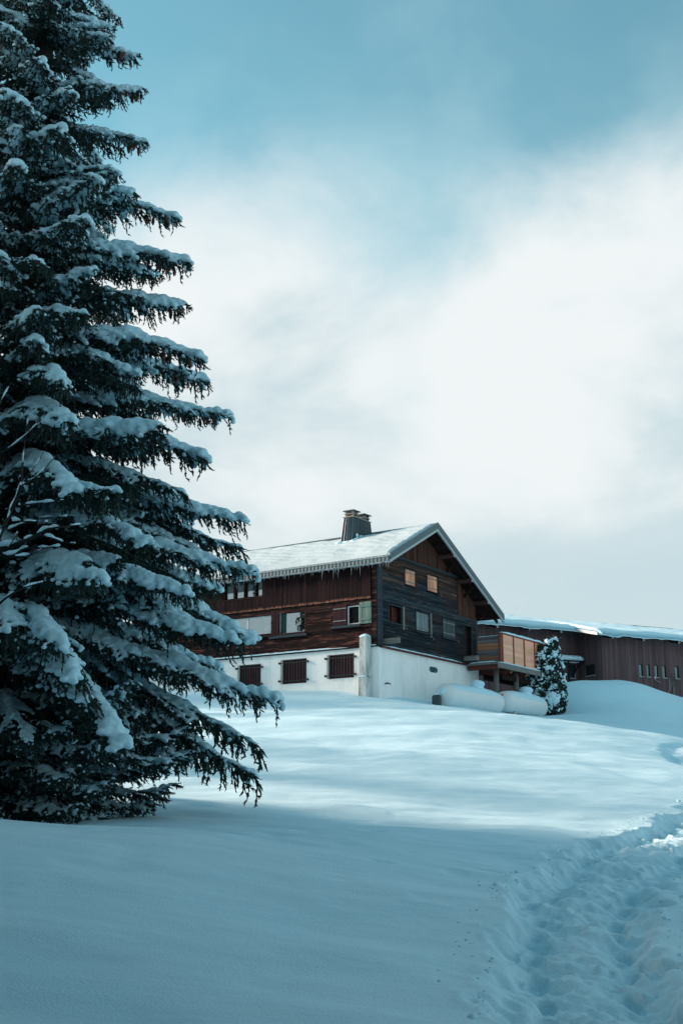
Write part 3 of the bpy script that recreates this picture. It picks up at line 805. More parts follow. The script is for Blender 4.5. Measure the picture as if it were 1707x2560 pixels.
def grille(r, d):
    a0, a1, z0, z1 = r; g = MB()
    for zz in (z0 + .16, z1 - .18): g.bar((-d, a0 - .1, hz(zz)), (-d, a1 + .1, hz(zz)), .022, .03)
    n = 9
    for k in range(n + 1):
        a = a0 + .02 + (a1 - a0 - .04) * k / n
        g.bar((-d - .02, a, hz(z0 + .02)), (-d - .02, a, hz(z1 - .02)), .018, .018)
    for a in (a0 - .1, a1 + .1):
        for zz in (z0 + .16, z1 - .18): g.box((-d - .05, a - .035, hz(zz - .05)), (-PB + .02, a + .035, hz(zz + .05)))
    return g
for r in (B1, B2, B3):
    a0, a1, z0, z1 = r
    w = frame('L', r, 0.06, 0.02, 'window', M['concrete'], dep=0.05)
    for h0, h1 in ((a0 + .02, (a0 + a1) / 2 - .004), ((a0 + a1) / 2 + .004, a1 - .02)):
        n = 5; W = (h1 - h0) / n
        for k in range(n): plank('shutter_board', 'shutter_red', w, (-0.0 - prn.uniform(0, .006), h0 + (k + .5) * W, hz((z0 + z1) / 2)), (.03, W - .006, z1 - z0 - .04))
    grille(r, PB + .06).build('grille', M['iron'], w)
w = frame('G', G_V, 0.06, 0.03, 'vent', M['teal'], dep=0.05)
sheet('G', G_V, 0.0, 'vent_back', M['teal'], w)
for k in range(5):
    a = G_V[0] + .06 + k * .13; MB().bar((a, -PB - .02, hz(G_V[2])), (a, -PB - .02, hz(G_V[3])), .03, .03).build('vent_bar', M['teal'], w)
for a in (G_V[0] - .04, G_V[1] + .04): MB().box((a - .04, -PB - .04, hz(G_V[2] + .05)), (a + .04, -PB - .005, hz(G_V[3] - .05))).build('vent_bracket', M['teal'], w)
# buttress pillar at the corner, with its cap of snow, and the water tap
MB().box((-0.62, 0.30, hz(6.72)), (-PB - .003, 0.70, hz(8.66))).build('pillar', M['pillar'], house, bevel=.03)
MB().box((-0.68, 0.26, hz(4.2)), (-PB - .004, 0.74, hz(6.70))).build('pillar_foot', M['pillar'], house, bevel=.03)
snow_strip([(-.60, .5, hz(8.65)), (-.14, .5, hz(8.65))], 0.40, 0.14, 'snow', house, 8, 8)
snow_strip([(-.68, .5, hz(6.70)), (-.60, .5, hz(6.70))], 0.46, 0.06, 'snow', house, 9, 4)
MB().tube([(0.4, -PB, hz(6.42)), (0.4, -PB - .28, hz(6.42)), (0.4, -PB - .30, hz(6.36))], .03, 8).box((.33, -PB - .16, hz(6.44)), (.47, -PB - .1, hz(6.47))).build('tap', M['iron'], house)

# --- roof
roof = empty('roof', (0, 0, 0), 0, house)
y0, y1 = -OV, HL + 1.0
tl, tr_ = -EL_, GW_ + ER_
def slab(t0, t1, th, dz, name, mat, ya=y0, yb=y1, parent=roof):
    z0_, z1_ = roof_z(t0) + dz, roof_z(t1) + dz
    return MB().hexa([(t0, ya, hz(z0_ - th)), (t1, ya, hz(z1_ - th)), (t1, yb, hz(z1_ - th)), (t0, yb, hz(z0_ - th)),
                      (t0, ya, hz(z0_)), (t1, ya, hz(z1_)), (t1, yb, hz(z1_)), (t0, yb, hz(z0_))]).build(name, mat, parent)
slab(tl, RT - .001, 0.10, 0.0, 'roof_sheet', M['roof_metal'])
slab(RT + .001, tr_, 0.10, 0.0, 'roof_sheet', M['roof_metal'])
# soffit boards under the gable overhang, seen from below: single boards
for side_, ta, tb in ((-1, tl + .05, RT - .06), (1, RT + .06, tr_ - .05)):
    n = int(abs(tb - ta) / 0.30); W = (tb - ta) / n
    for k in range(n):
        tm = ta + (k + .5) * W; ang = math.atan(RS) * (1 if side_ < 0 else -1)
        plank('soffit_board', 'soffit', roof, (tm, (y0 + 0.6) / 2 + .03, hz(roof_z(tm) - 0.135 - prn.uniform(0, .006))), (W / math.cos(ang) - .015, abs(y0) + .55, .04), (0, -ang, 0))
# verge boards along the gable edge: two trims each side
for ta, tb in ((tl, RT), (RT, tr_)):
    za, zb = roof_z(ta), roof_z(tb)
    def vb(d0, d1, ya, yb, nm, mt):
        MB().hexa([(ta, ya, hz(za + d0)), (tb, ya, hz(zb + d0)), (tb, yb, hz(zb + d0)), (ta, yb, hz(za + d0)), (ta, ya, hz(za + d1)), (tb, ya, hz(zb + d1)), (tb, yb, hz(zb + d1)), (ta, yb, hz(za + d1))]).build(nm, M[mt], roof)
    vb(-0.20, 0.13, y0 - .06, y0 - .003, 'verge_trim', 'verge')
    vb(-0.34, -0.205, y0 - .035, y0 + .05, 'verge_board', 'trim_pale')
    vb(-0.345, -0.20, y0 + .35, y0 + .47, 'flying_rafter', 'dark_wood')
# ridge cap
MB().add([(RT - .22, y0, hz(RZ - .03)), (RT, y0, hz(RZ + .11)), (RT + .22, y0, hz(RZ - .03)), (RT - .22, y1, hz(RZ - .03)), (RT, y1, hz(RZ + .11)), (RT + .22, y1, hz(RZ - .03))],
         [(0, 1, 4, 3), (1, 2, 5, 4), (0, 2, 1), (3, 4, 5)]).build('ridge_cap', M['verge'], roof)
# purlins that carry the overhang
for t_ in (RT, 6.2, 8.2, 10.05, 2.1, 0.12):
    zc = roof_z(t_) - 0.30; k = 0.085 if t_ in (RT, 2.1) else 0.12
    MB().tube([(t_, 0.3, hz(zc)), (t_, y0 + .04, hz(zc))], k * 1.2, 10).build('purlin', M['purlin'], roof, smooth=False)
for t_ in (6.2, 8.2, 10.05):
    MB().tube([(t_, y0 + .038, hz(roof_z(t_) - .3)), (t_, y0 + .02, hz(roof_z(t_) - .3))], .125, 12).build('purlin_end', M['trim_pale'], roof)
for t_ in (6.1, 8.1, 9.95):                                # braces beneath the purlins
    MB().bar((t_ + .75, -0.02, hz(roof_z(t_) - 1.15)), (t_ + .75, y0 + .45, hz(roof_z(t_ + .75) - .34)), .12, .14).build('brace', M['dark_wood'], roof)
# corrugated eave edge (long wall side) and icicles
ze = roof_z(tl)
m = MB(); n = int((y1 - y0) / 0.055)
for k in range(n + 1):
    yy = y0 + (y1 - y0) * k / n; xx = tl - .02 - (0.009 if k % 4 in (1, 2) else 0.0)
    m.v += [(xx, yy, hz(ze + .05)), (xx, yy, hz(ze - .26))]
for k in range(n): m.f.append((2*k, 2*k + 2, 2*k + 3, 2*k + 1))
m.build('eave_flashing', M['roof_metal'], roof)
MB().box((tl - .015, y0, hz(ze - .30)), (tl + .20, y1, hz(ze - .262))).build('eave_board', M['trim_pale'], roof)
MB().hexa([(tl + .01, y0 + .05, hz(ze - .26)), (0.1, y0 + .05, hz(ze - .02)), (0.1, y1, hz(ze - .02)), (tl + .01, y1, hz(ze - .26)), (tl + .01, y0 + .05, hz(ze - .2)), (0.1, y0 + .05, hz(ze + .1)), (0.1, y1, hz(ze + .1)), (tl + .01, y1, hz(ze - .2))]).build('eave_soffit', M['soffit'], roof)
ice = bpy.data.meshes.new('icicle')
mb = MB().tube([(0, 0, 0), (0.002, 0, -.35), (0, .002, -.75), (0, 0, -1)], [1.0, .75, .4, .05], 6)
ice.from_pydata(mb.v, [], mb.f); ice.materials.append(M['ice']); ice.update()
ir = random.Random(5); yy = y0 + .05
while yy < 11.5:
    o = link('icicle', ice, None, roof); o.location = (tl - .03, yy, hz(ze - .25))
    l = ir.choice([.12, .18, .25, .35, .5]) * ir.uniform(.7, 1.3); o.scale = (.014, .014, l)
    yy += ir.choice([.06, .09, .12, .2, .35])
# snow on both roof slopes
def roof_snow(t_eave, seed, name):
    n_s, n_d = 220, 60; Ld = abs(t_eave - RT)
    ys = np.linspace(y0 + .01, y1 - .02, n_s); ds = np.linspace(0, 1, n_d)
    S, Dn = np.meshgrid(ys, ds, indexing='ij')
    left_ = t_eave < RT
    top_gap = 0.05 + 0.42 * sstep(0.2, 2.6, S) * (0.8 + 0.3 * vnoise(S * 0.5, S * 0, 7)) if left_ else 0.12 + 0 * S
    Dm = top_gap + Dn * (Ld - top_gap + 0.04)
    t_ = RT + (Dm if not left_ else -Dm)
    h = 0.20 + 0.012 * np.sin((S * 0.55 + Dm * 1.5) * 2 * math.pi / 0.8 + 2.6 * vnoise(S * .5, Dm * .5, 17)) * sstep(0.2, 1.0, Dm) * sstep(Ld, Ld - 1.2, Dm) + 0.035 * fbm(S * 0.8 + Dm * .4, Dm * 0.9, seed, 4)
    e = np.minimum(1, np.minimum(Dn, (1 - Dn) * 1.3) * 14); e2 = np.minimum(1, np.minimum(S - y0, y1 - S) * 6 + .25)
    h = h * np.sqrt(np.clip(e, 0, 1)) * e2
    z = RZ - RS * Dm + h + 0.012
    V = np.c_[t_.ravel(), S.ravel(), (z - HZ).ravel()]
    zb = RZ - RS * Dm - 0.02
    i = (np.arange(n_s - 1)[:, None] * n_d + np.arange(n_d - 1)[None]).ravel()
    Fq = np.c_[i, i + 1, i + 1 + n_d, i + n_d]
    if not left_: Fq = Fq[:, ::-1]
    # skirts
    per = [(k, 0) for k in range(n_s)] + [(n_s - 1, k) for k in range(1, n_d)] + [(k, n_d - 1) for k in range(n_s - 2, -1, -1)] + [(0, k) for k in range(n_d - 2, 0, -1)]
    idx = np.array([a * n_d + b for a, b in per]); base = len(V)
    sk = V[idx].copy(); sk[:, 2] = (zb.ravel()[idx] - HZ)
    V = np.r_[V, sk]; k = np.arange(len(idx)); k2 = (k + 1) % len(idx)
    Fs = np.c_[idx[k], base + k, base + k2, idx[k2]]
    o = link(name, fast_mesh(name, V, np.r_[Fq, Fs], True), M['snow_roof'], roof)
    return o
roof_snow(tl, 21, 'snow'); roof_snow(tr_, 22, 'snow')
# --- chimney: tapered, clad in lead-grey boards, with two hooded pots
ch = empty('chimney', (0, 0, 0), 0, roof)
bx0, bx1, by0, by1 = 2.80, 4.95, 3.30, 4.10; tx0, tx1, ty0, ty1 = 3.05, 4.72, 3.42, 3.98; cz0, cz1 = 13.9, 15.78
def lerp(a, b, k): return a + (b - a) * k
MB().hexa([(bx0, by0, hz(cz0)), (bx1, by0, hz(cz0)), (bx1, by1, hz(cz0)), (bx0, by1, hz(cz0)), (tx0, ty0, hz(cz1)), (tx1, ty0, hz(cz1)), (tx1, ty1, hz(cz1)), (tx0, ty1, hz(cz1))]).build('stack', M['lead'], ch)
def seam(p, q): MB().bar(p, q, .035, .05).build('seam', M['lead'], ch)
for k in range(5):
    f = (k) / 4; seam((bx0 - .01, lerp(by0, by1, f), hz(cz0)), (tx0 - .01, lerp(ty0, ty1, f), hz(cz1)))
for k in range(1, 11):
    f = k / 10; seam((lerp(bx0, bx1, f), by0 - .01, hz(cz0)), (lerp(tx0, tx1, f), ty0 - .01, hz(cz1)))
MB().box((tx0 - .06, ty0 - .06, hz(cz1 + .002)), (tx1 + .06, ty1 + .06, hz(cz1 + .05))).build('coping', M['cap_stone'], ch)
for cx, mm in ((tx0 + .30, 'cap_stone'), (tx1 - .28, 'lead')):
    for dz, sz in ((.13, .30), (.30, .36)):
        MB().box((cx - sz, (ty0 + ty1) / 2 - sz, hz(cz1 + dz + .06)), (cx + sz, (ty0 + ty1) / 2 + sz, hz(cz1 + dz + .10))).build('hood_slab', M['cap_stone' if dz < .2 else mm if mm == 'lead' else 'lead'], ch)
    for sx in (-.2, .2):
        for sy in (-.2, .2):
            MB().box((cx + sx - .05, (ty0 + ty1) / 2 + sy - .05, hz(cz1 + .05)), (cx + sx + .05, (ty0 + ty1) / 2 + sy + .05, hz(cz1 + .36))).build('hood_leg', M[mm], ch)
cs = [((2.72, 3.1, 14.24), (.22, .25, .12)), ((2.85, 3.25, 14.32), (.28, .2, .16)), ((2.75, 3.6, 14.3), (.2, .35, .12)), ((2.72, 4.05, 14.3), (.25, .3, .12)), ((3.2, 3.22, 14.5), (.35, .16, .12)), ((3.7, 3.24, 14.75), (.35, .13, .10)), ((3.1, 3.2, 14.75), (.10, .07, .12))]
V, Fc = blobs([(c[0][0], c[0][1], hz(c[0][2])) for c in cs], [c[1] for c in cs])
link('snow', remesh(V, Fc, 0.035, 'chimney_snow'), M['snow_cap'], ch)
# --- the lamp behind the window
lx = Matrix.Rotation(HROT, 4, 'Z') @ Vector((0.26, 6.90, 0)) + Vector((HX, HY, 0))
lamp = empty('table_lamp', (lx.x, lx.y, 9.37)); tag(lamp, 'table lamp with cream cone shade behind the wide window of the long wall', 'lamp')
MB().tube([(0, 0, .0), (0, 0, .02), (0, 0, .03), (0, 0, .22)], [.08, .08, .02, .02], 12).build('stand', M['cap_stone'], lamp)
MB().tube([(0, 0, .20), (0, 0, .46)], [.21, .07], 20, False).build('lamp_shade', M['lampshade'], lamp, smooth=True)

# ------------------------------------------------------------------ balcony deck on posts at the right end of the chalet
def hw(t, s, z):
    p = Matrix.Rotation(HROT, 4, 'Z') @ Vector((t, s, 0)); return Vector((p.x + HX, p.y + HY, z))
deck = empty('deck', (HX, HY, HZ), HROT)
tag(deck, 'raised timber deck with larch screen on posts beside the chalet gable', 'deck')
D0, D1, DY0, DY1, DZ = 8.72, 16.2, -2.05, 0.6, 8.22
n = 14
for k in range(n):
    a = DY0 + (DY1 - DY0) * k / n; b = DY0 + (DY1 - DY0) * (k + 1) / n
    x0 = D0 if b <= -0.25 else GW_ + .15
    plank('deck_board', 'plank_grey', deck, ((x0 + D1) / 2, (a + b) / 2, hz(DZ - .03)), (D1 - x0, b - a - .012, .05))
MB().box((D0, DY0 - .06, hz(DZ - .30)), (D1, DY0 - .005, hz(DZ - .02))).build('edge_board', M['post'], deck, bevel=.01)
MB().box((D0 - .06, DY0 - .05, hz(DZ - .12)), (D0 - .005, -.26, hz(DZ - .02))).build('edge_board', M['post'], deck, bevel=.01)
for t_, z_ in ((8.95, 8.03), (10.55, 7.93), (12.5, 7.93), (15.2, 7.93)):
    ya, yb = -1.95, (-0.2 if t_ < 10.2 else 0.5)
    MB().box((t_ - .09, ya, hz(z_ - .16)), (t_ + .09, yb, hz(z_ + .13))).build('joist', M['deck_beam'], deck, bevel=.012)
    MB().box((t_ - .088, ya - .012, hz(z_ - .155)), (t_ + .088, ya - .002, hz(z_ + .125))).build('joist_end', M['fence_frame'], deck)
for s_ in (-1.45, -0.45): MB().box((10.35, s_ - .09, hz(7.48)), (16.0, s_ + .09, hz(7.76))).build('girder', M['dark_wood'], deck)
for t_, s_ in ((9.75, -1.45), (12.2, -1.45), (14.9, -1.45)):
    p = hw(t_, s_, 0)
    MB().tube([(t_, s_, hz(gz(p.x, p.y) - .3)), (t_, s_, hz(7.95))], .14, 12).build('post', M['post'], deck, smooth=True)
# larch screen: frame posts and infill boards between
SY = -1.62; ST0, ST1, SZ0, SZ1 = 10.22, 15.7, 8.36, 9.93
npan = 4; W = (ST1 - ST0) / npan
for k in range(npan + 1):
    a = ST0 + k * W
    MB().box((a - .045, SY - .07, hz(DZ - .02)), (a + .045, SY + .05, hz(SZ1 + .02))).build('screen_post', M['fence_frame'], deck, bevel=.008)
    if k == 0: MB().box((a - .19, SY - .02, hz(DZ - .02)), (a - .05, SY + .10, hz(SZ1 + .02))).build('screen_post', M['fence_frame'], deck, bevel=.008)
for k in range(npan):
    pan = empty('screen_panel', (0, 0, 0), 0, deck)
    for j in range(9):
        z0 = SZ0 + (SZ1 - SZ0) * j / 9; z1 = SZ0 + (SZ1 - SZ0) * (j + 1) / 9
        plank('board', 'fence_new', pan, (ST0 + (k + .5) * W, SY - prn.uniform(0, .008), hz((z0 + z1) / 2)), (W - .095, .025, z1 - z0 - .005))
MB().box((ST0 - .2, SY - .08, hz(SZ1 + .022)), (ST1 + .08, SY + .07, hz(SZ1 + .06))).build('screen_rail', M['fence_frame'], deck)
snow_strip([(ST0 - .22, SY, hz(SZ1 + .06)), (ST1 + .1, SY, hz(SZ1 + .06))], 0.19, 0.13, 'snow', deck, 31, 30)
snow_strip([(D0 + .05, DY0 + .17, hz(DZ)), (D1, DY0 + .17, hz(DZ))], 0.34, 0.10, 'snow', deck, 32, 30)
snow_strip([(D0 + .12, DY0 + .1, hz(DZ)), (D0 + .12, -.35, hz(DZ))], 0.26, 0.08, 'snow', deck, 33, 12)
# old plank balustrade between chalet and screen
zz = 8.36
for k in range(8):
    h = prn.uniform(.17, .205); mt = 'plank_orange' if k in (1, 4, 5) else 'plank_grey'
    plank('rail_plank', mt, deck, (10.18 + prn.uniform(-.012, .012), -0.80, hz(zz + h / 2)), (.04, 1.42, h - .03), (prn.uniform(-.012, .012), 0, 0)); zz += h
snow_strip([(10.18, -.12, hz(zz)), (10.18, -1.5, hz(zz))], 0.07, 0.04, 'snow', deck, 34, 10)

# ------------------------------------------------------------------ barn to the right, L-shaped front under one low roof
BX, BY = 16.837, 80.0
BROT = math.atan2(0.43, 0.903)
barn = empty('barn', (BX, BY, HZ), BROT)
tag(barn, 'long low barn of dark upright boards under a snowy roof at right', 'barn')
# local frame: x along the front (right), y away. Front wing C at y=0 from x=0; recessed wall A at y=2.5 left of x=0
BR, B0, B1x, RET = 0.23, -16.0, 14.0, 2.5
def broof(y): return 11.62 + BR * (y + 1.0)
BWIN = [(2.92, 3.22), (3.55, 3.80), (4.20, 4.50), (4.85, 5.14), (5.90, 6.21), (6.61, 6.92), (7.6, 7.9), (8.3, 8.6)]
WZ0, WZ1 = 9.14, 9.94
def board_run(a0, a1, y, pitch, z1f, holes=(), axis='x', zlow=6.0):
    n = round((a1 - a0) / pitch); w = (a1 - a0) / n
    edges = sorted({a0 + k * w for k in range(n + 1)} | {h for q in holes for h in q[:2]})
    for p, q in zip(edges, edges[1:]):
        if q - p < .01: continue
        c = (p + q) / 2
        hs = [(h[2], h[3]) for h in holes if h[0] - 1e-4 <= c <= h[1] + 1e-4]
        for c0, c1 in cut(zlow, z1f(c), hs):
            d = prn.uniform(0, .018)
            if axis == 'x': plank('board', 'barn', barn, (c, y - d, hz((c0 + c1) / 2)), (q - p - .008, .04, c1 - c0))
            else: plank('board', 'barn', barn, (y - d, c, hz((c0 + c1) / 2)), (.04, q - p - .008, c1 - c0))
board_run(0.0, B1x, 0.0, 0.21, lambda a: broof(0) - .12, [(p, q, WZ0, WZ1) for p, q in BWIN])
AW = (-0.80, -0.36, 9.10, 9.98)
board_run(B0, 0.0, RET, 0.21, lambda a: broof(RET) - .12, [AW])
BWN = (0.75, 1.75, 9.18, 9.86)
board_run(0.06, RET, -0.01, 0.21, lambda a: broof(a) - .12, [BWN], axis='y')
# black body behind the boards, stands in for the darkness inside
MB().box((0.05, 0.16, hz(6)), (B1x, 16, hz(11.75))).box((B0, RET + .16, hz(6)), (0.04, 16, hz(12.3))).build('dark_core', M['black'], barn)
MB().box((0.0 - .02, -.03, hz(6)), (0.10, .06, hz(broof(0) - .1))).build('corner_board', M['barn'], barn)
for p, q in BWIN:
    w = MB().box((p, .10, hz(WZ0)), (q, .12, hz(WZ1))).build('window', M['dark_wood'], barn)
    MB().box((p + .02, .06, hz(WZ0 + .02)), (q - .05, .075, hz(WZ1 - .03))).build('pane', M['pane_grey'], w)
    MB().box((p - .04, -.09, hz(WZ0 - .05)), (q + .04, .02, hz(WZ0 - .005))).build('sill', M['trim_pale'], w)
w = MB().box((AW[0], RET + .08, hz(AW[2])), (AW[1], RET + .10, hz(AW[3]))).build('window', M['window_teal'], barn)
MB().box((AW[0] - .02, RET - .06, hz(AW[2] - .05)), (AW[1] + .03, RET + .0, hz(AW[2]))).build('sill', M['trim_pale'], w)
MB().box((AW[1], RET - .04, hz(AW[2])), (AW[1] + .03, RET + .03, hz(AW[2] + .35))).build('casing', M['trim_pale'], w)
w = MB().box((.06, BWN[0], hz(BWN[2])), (.08, BWN[1], hz(BWN[3]))).build('window', M['window_teal'], barn)
MB().box((-.07, BWN[0] - .06, hz(BWN[2] - .05)), (.0, BWN[1] + .06, hz(BWN[2] - .005))).build('sill', M['trim_pale'], w)
# roof sheets: main slope, with the eave stepped back over the recessed wall
def bslab(x0, x1, ya, yb, dz, th, nm, mt):
    za, zb = broof(ya) + dz, broof(yb) + dz
    return MB().hexa([(x0, ya, hz(za - th)), (x1, ya, hz(za - th)), (x1, yb, hz(zb - th)), (x0, yb, hz(zb - th)), (x0, ya, hz(za)), (x1, ya, hz(za)), (x1, yb, hz(zb)), (x0, yb, hz(zb))]).build(nm, M[mt], barn)
BRIDGE = 9.6
bslab(-1.0, B1x, -1.0, BRIDGE, 0, .08, 'roof_sheet', 'roof_metal')
bslab(B0 - .5, -1.004, 1.3, BRIDGE, 0, .08, 'roof_sheet', 'roof_metal')
zr = broof(BRIDGE)
MB().hexa([(B0 - .5, BRIDGE + .004, hz(zr - .08)), (B1x, BRIDGE + .004, hz(zr - .08)), (B1x, 18, hz(zr - 2.2)), (B0 - .5, 18, hz(zr - 2.2)), (B0 - .5, BRIDGE + .004, hz(zr)), (B1x, BRIDGE + .004, hz(zr)), (B1x, 18, hz(zr - 2.1)), (B0 - .5, 18, hz(zr - 2.1))]).build('roof_sheet', M['roof_metal'], barn)
MB().hexa([(-1.07, -1.02, hz(broof(-1) - .14)), (-1.006, -1.02, hz(broof(-1) - .14)), (-1.006, 1.3, hz(broof(1.3) - .14)), (-1.07, 1.3, hz(broof(1.3) - .14)),
           (-1.07, -1.02, hz(broof(-1) + .05)), (-1.006, -1.02, hz(broof(-1) + .05)), (-1.006, 1.3, hz(broof(1.3) + .05)), (-1.07, 1.3, hz(broof(1.3) + .05))]).build('verge_trim', M['frame_white'], barn)
for x in [-6.96, -4.54, -2.09, -9.4, -11.9, -14.3]:
    MB().hexa([(x - .07, 1.42, hz(broof(1.42) - .30)), (x + .07, 1.42, hz(broof(1.42) - .30)), (x + .07, 2.6, hz(broof(2.6) - .30)), (x - .07, 2.6, hz(broof(2.6) - .30)), (x - .07, 1.42, hz(broof(1.42) - .10)), (x + .07, 1.42, hz(broof(1.42) - .10)), (x + .07, 2.6, hz(broof(2.6) - .10)), (x - .07, 2.6, hz(broof(2.6) - .10))]).build('rafter', M['trim_blue'], barn)
    MB().box((x - .068, 1.405, hz(broof(1.42) - .298)), (x + .068, 1.418, hz(broof(1.42) - .102))).build('rafter_end', M['trim_pale'], barn)
for x in [0.21, 2.68, 5.62, 8.1, 10.6, 13.1]:
    MB().hexa([(x - .07, -.95, hz(broof(-.95) - .30)), (x + .07, -.95, hz(broof(-.95) - .30)), (x + .07, .1, hz(broof(.1) - .30)), (x - .07, .1, hz(broof(.1) - .30)), (x - .07, -.95, hz(broof(-.95) - .10)), (x + .07, -.95, hz(broof(-.95) - .10)), (x + .07, .1, hz(broof(.1) - .10)), (x - .07, .1, hz(broof(.1) - .10))]).build('rafter', M['trim_blue'], barn)
    MB().box((x - .068, -.965, hz(broof(-.95) - .298)), (x + .068, -.952, hz(broof(-.95) - .102))).build('rafter_end', M['trim_pale'], barn)
MB().box((B0, 1.4, hz(broof(1.4) - .12)), (-1.08, 1.46, hz(broof(1.4) - .085))).build('eave_board', M['verge'], barn)
MB().bar((-2.1, 2.35, hz(11.55)), (-1.35, 2.35, hz(11.72)), .06, .07).build('stray_batten', M['log_end'], barn)
MB().box((7.2, 9.3, hz(zr + .0)), (B1x, 9.8, hz(zr + .22))).build('ridge_cap', M['roof_metal'], barn)
def barn_snow(x0, x1, ya, yb, seed, hh, bare_from=99):
    nx, ny = 240, 40
    X, Y = np.meshgrid(np.linspace(x0, x1, nx), np.linspace(0, 1, ny), indexing='ij')
    ya_v = ya + 0.05 * vnoise(X * 1.6, X * 0, seed) - 0.10 * np.clip(vnoise(X * .5, X * 0, seed + 3), 0, 1)
    yb_v = yb - 1.4 * sstep(bare_from - .6, bare_from + 1.2, X)
    Yv = ya_v + (yb_v - ya_v) * Y
    h = (hh + .05 * fbm(X * .6, Yv * .6, seed, 3)) * np.sqrt(np.clip(np.minimum(Y * 16, (1 - Y) * 8), 0, 1)) * np.minimum(1, np.minimum(X - x0, x1 - X) * 4 + .3)
    droop = -0.10 * sstep(ya + .15, ya - .1, Yv) * (0.7 + .6 * vnoise(X * 2.2, X * 0, seed + 9))
    Z = broof(Yv) + .01 + h + droop
    V = np.c_[X.ravel(), Yv.ravel(), Z.ravel() - HZ]
    i = (np.arange(nx - 1)[:, None] * ny + np.arange(ny - 1)[None]).ravel()
    Fq = np.c_[i, i + ny, i + ny + 1, i + 1]
    per = [(k, 0) for k in range(nx)] + [(nx-1, k) for k in range(1, ny)] + [(k, ny-1) for k in range(nx-2, -1, -1)] + [(0, k) for k in range(ny-2, 0, -1)]
    idx = np.array([a * ny + b for a, b in per]); base = len(V); sk = V[idx].copy(); sk[:, 2] -= np.minimum(h.ravel()[idx] + .05, .2) + .03
    V = np.r_[V, sk]; k = np.arange(len(idx)); k2 = (k + 1) % len(idx)
    link('snow', fast_mesh('barn_snow', V, np.r_[Fq, np.c_[idx[k2], base + k2, base + k, idx[k]]], True), M['snow_cap'], barn)
barn_snow(B0 - .5, -1.01, 1.22, BRIDGE - .1, 41, .30)
barn_snow(-1.0, B1x, -1.08, BRIDGE - .1, 42, .30, 7.0)
# door canopy under its pillow of snow
cn = empty('canopy', (0, 0, 0), 0, barn)
MB().box((-1.9, RET - 1.0, hz(10.08)), (-0.28, RET - .05, hz(10.14))).build('canopy_roof', M['dark_wood'], cn)
MB().bar((-.55, RET - .9, hz(10.06)), (-.55, RET - .05, hz(9.3)), .06, .06).build('bracket', M['dark_wood'], cn)
MB().bar((-1.5, RET - .9, hz(10.06)), (-1.5, RET - .9, hz(8.6)), .08, .08).build('canopy_post', M['dark_wood'], cn)
MB().box((-1.3, RET - .85, hz(9.99)), (-.8, RET - .7, hz(10.05))).build('canopy_light', M['frame_white'], cn)
V, Fc = blobs([(-1.2 + .3 * k, RET - .55, hz(10.28)) for k in range(-3, 3)] + [(-.42, RET - .55, hz(10.25))], [(.35, .55, .25)] * 6 + [(.25, .5, .2)])
link('snow', remesh(V, Fc, .05, 'canopy_snow'), M['snow_cap'], cn)
# pipes and fittings on the barn wall
MB().tube([(5.37, -.06, hz(9.12)), (5.35, -.06, hz(8.3)), (5.20, -.06, hz(8.26)), (5.18, -.06, hz(7.2))], .022, 8).build('drain_pipe', M['trim_pale'], barn)
MB().tube([(5.62, -.10, hz(8.55)), (5.62, -.10, hz(6.8))], .06, 10).build('stove_pipe', M['log_end'], barn)
MB().tube([(4.16, -.06, hz(9.1)), (4.2, -.06, hz(8.95)), (4.42, -.06, hz(8.86)), (4.62, -.06, hz(8.83))], .014, 6).box((4.1, -.1, hz(9.0)), (4.2, -.04, hz(9.2))).build('wall_cable', M['trim_pale'], barn)
m = MB()
for a in np.linspace(0, 2 * math.pi, 13)[:-1]:
    m.bar((5.66, -.16, hz(9.14)), (5.66 + .3 * math.cos(a), -.2, hz(9.14) + .3 * math.sin(a)), .008, .008)
m.tube([(5.66 + .3 * math.cos(a), -.2, hz(9.14) + .3 * math.sin(a)) for a in np.linspace(0, 2 * math.pi, 17)], .008, 5, False)
m.build('wire_fan', M['iron'], barn)
MB().box((5.95, -2.3, hz(7.35)), (12, -2.2, hz(7.42))).build('fence_rail', M['trim_pale'], barn)

# ------------------------------------------------------------------ gas tanks under snow
def tank(t0, t1, off, zc, r, label, seed):
    p = hw(t0, -off, 0); o = empty('gas_tank', (p.x, p.y, zc - r), HROT); tag(o, label, 'gas tank', 'white gas tanks below the gable')
    L_ = t1 - t0; m = MB(); xs, rs = [], []
    for k in range(7):
        a = k / 6 * math.pi / 2; xs.append(.42 * (1 - math.cos(a))); rs.append(max(.01, r * math.sin(a)))
    prof = list(zip(xs, rs)) + [(L_ - x, q) for x, q in reversed(list(zip(xs, rs)))]
    m.tube([(x, 0, r) for x, _ in prof], [q for _, q in prof], 28)
    m.build('shell', M['tank'], o, smooth=True)
    for x in (L_ * .22, L_ * .78): MB().box((x - .08, -.3, -.5), (x + .08, .3, .25)).build('leg', M['concrete'], o)
    MB().tube([(L_ * .62, 0, 2 * r - .05), (L_ * .62, 0, 2 * r + .22)], .26, 16).build('dome', M['tank'], o)
    rr = random.Random(seed); C_, S_ = [], []
    n = int(L_ / .17)
    for k in range(n + 1):
        x = .05 + (L_ - .1) * k / n; e = math.sqrt(max(0.02, 1 - abs(2 * k / n - 1)**7))
        C_.append((x, rr.uniform(-.03, .03), r + (r - .30) * e - .02)); S_.append((.26, r * .93 * e + .03, .42 * e + rr.uniform(-.012, .012)))
    for dx in (-.12, 0, .12): C_.append((L_ * .62 + dx, 0, 2 * r + .26)); S_.append((.34, .36, .22))
    V, Fc = blobs(C_, S_)
    link('snow', remesh(V, Fc, .05, 'tank_snow', 6), M['snow_cap'], o)
    return o, L_
ta, la = tank(2.45, 8.55, 2.1, 5.97, 0.57, 'nearer white gas tank under thick snow, left one below the gable', 3)
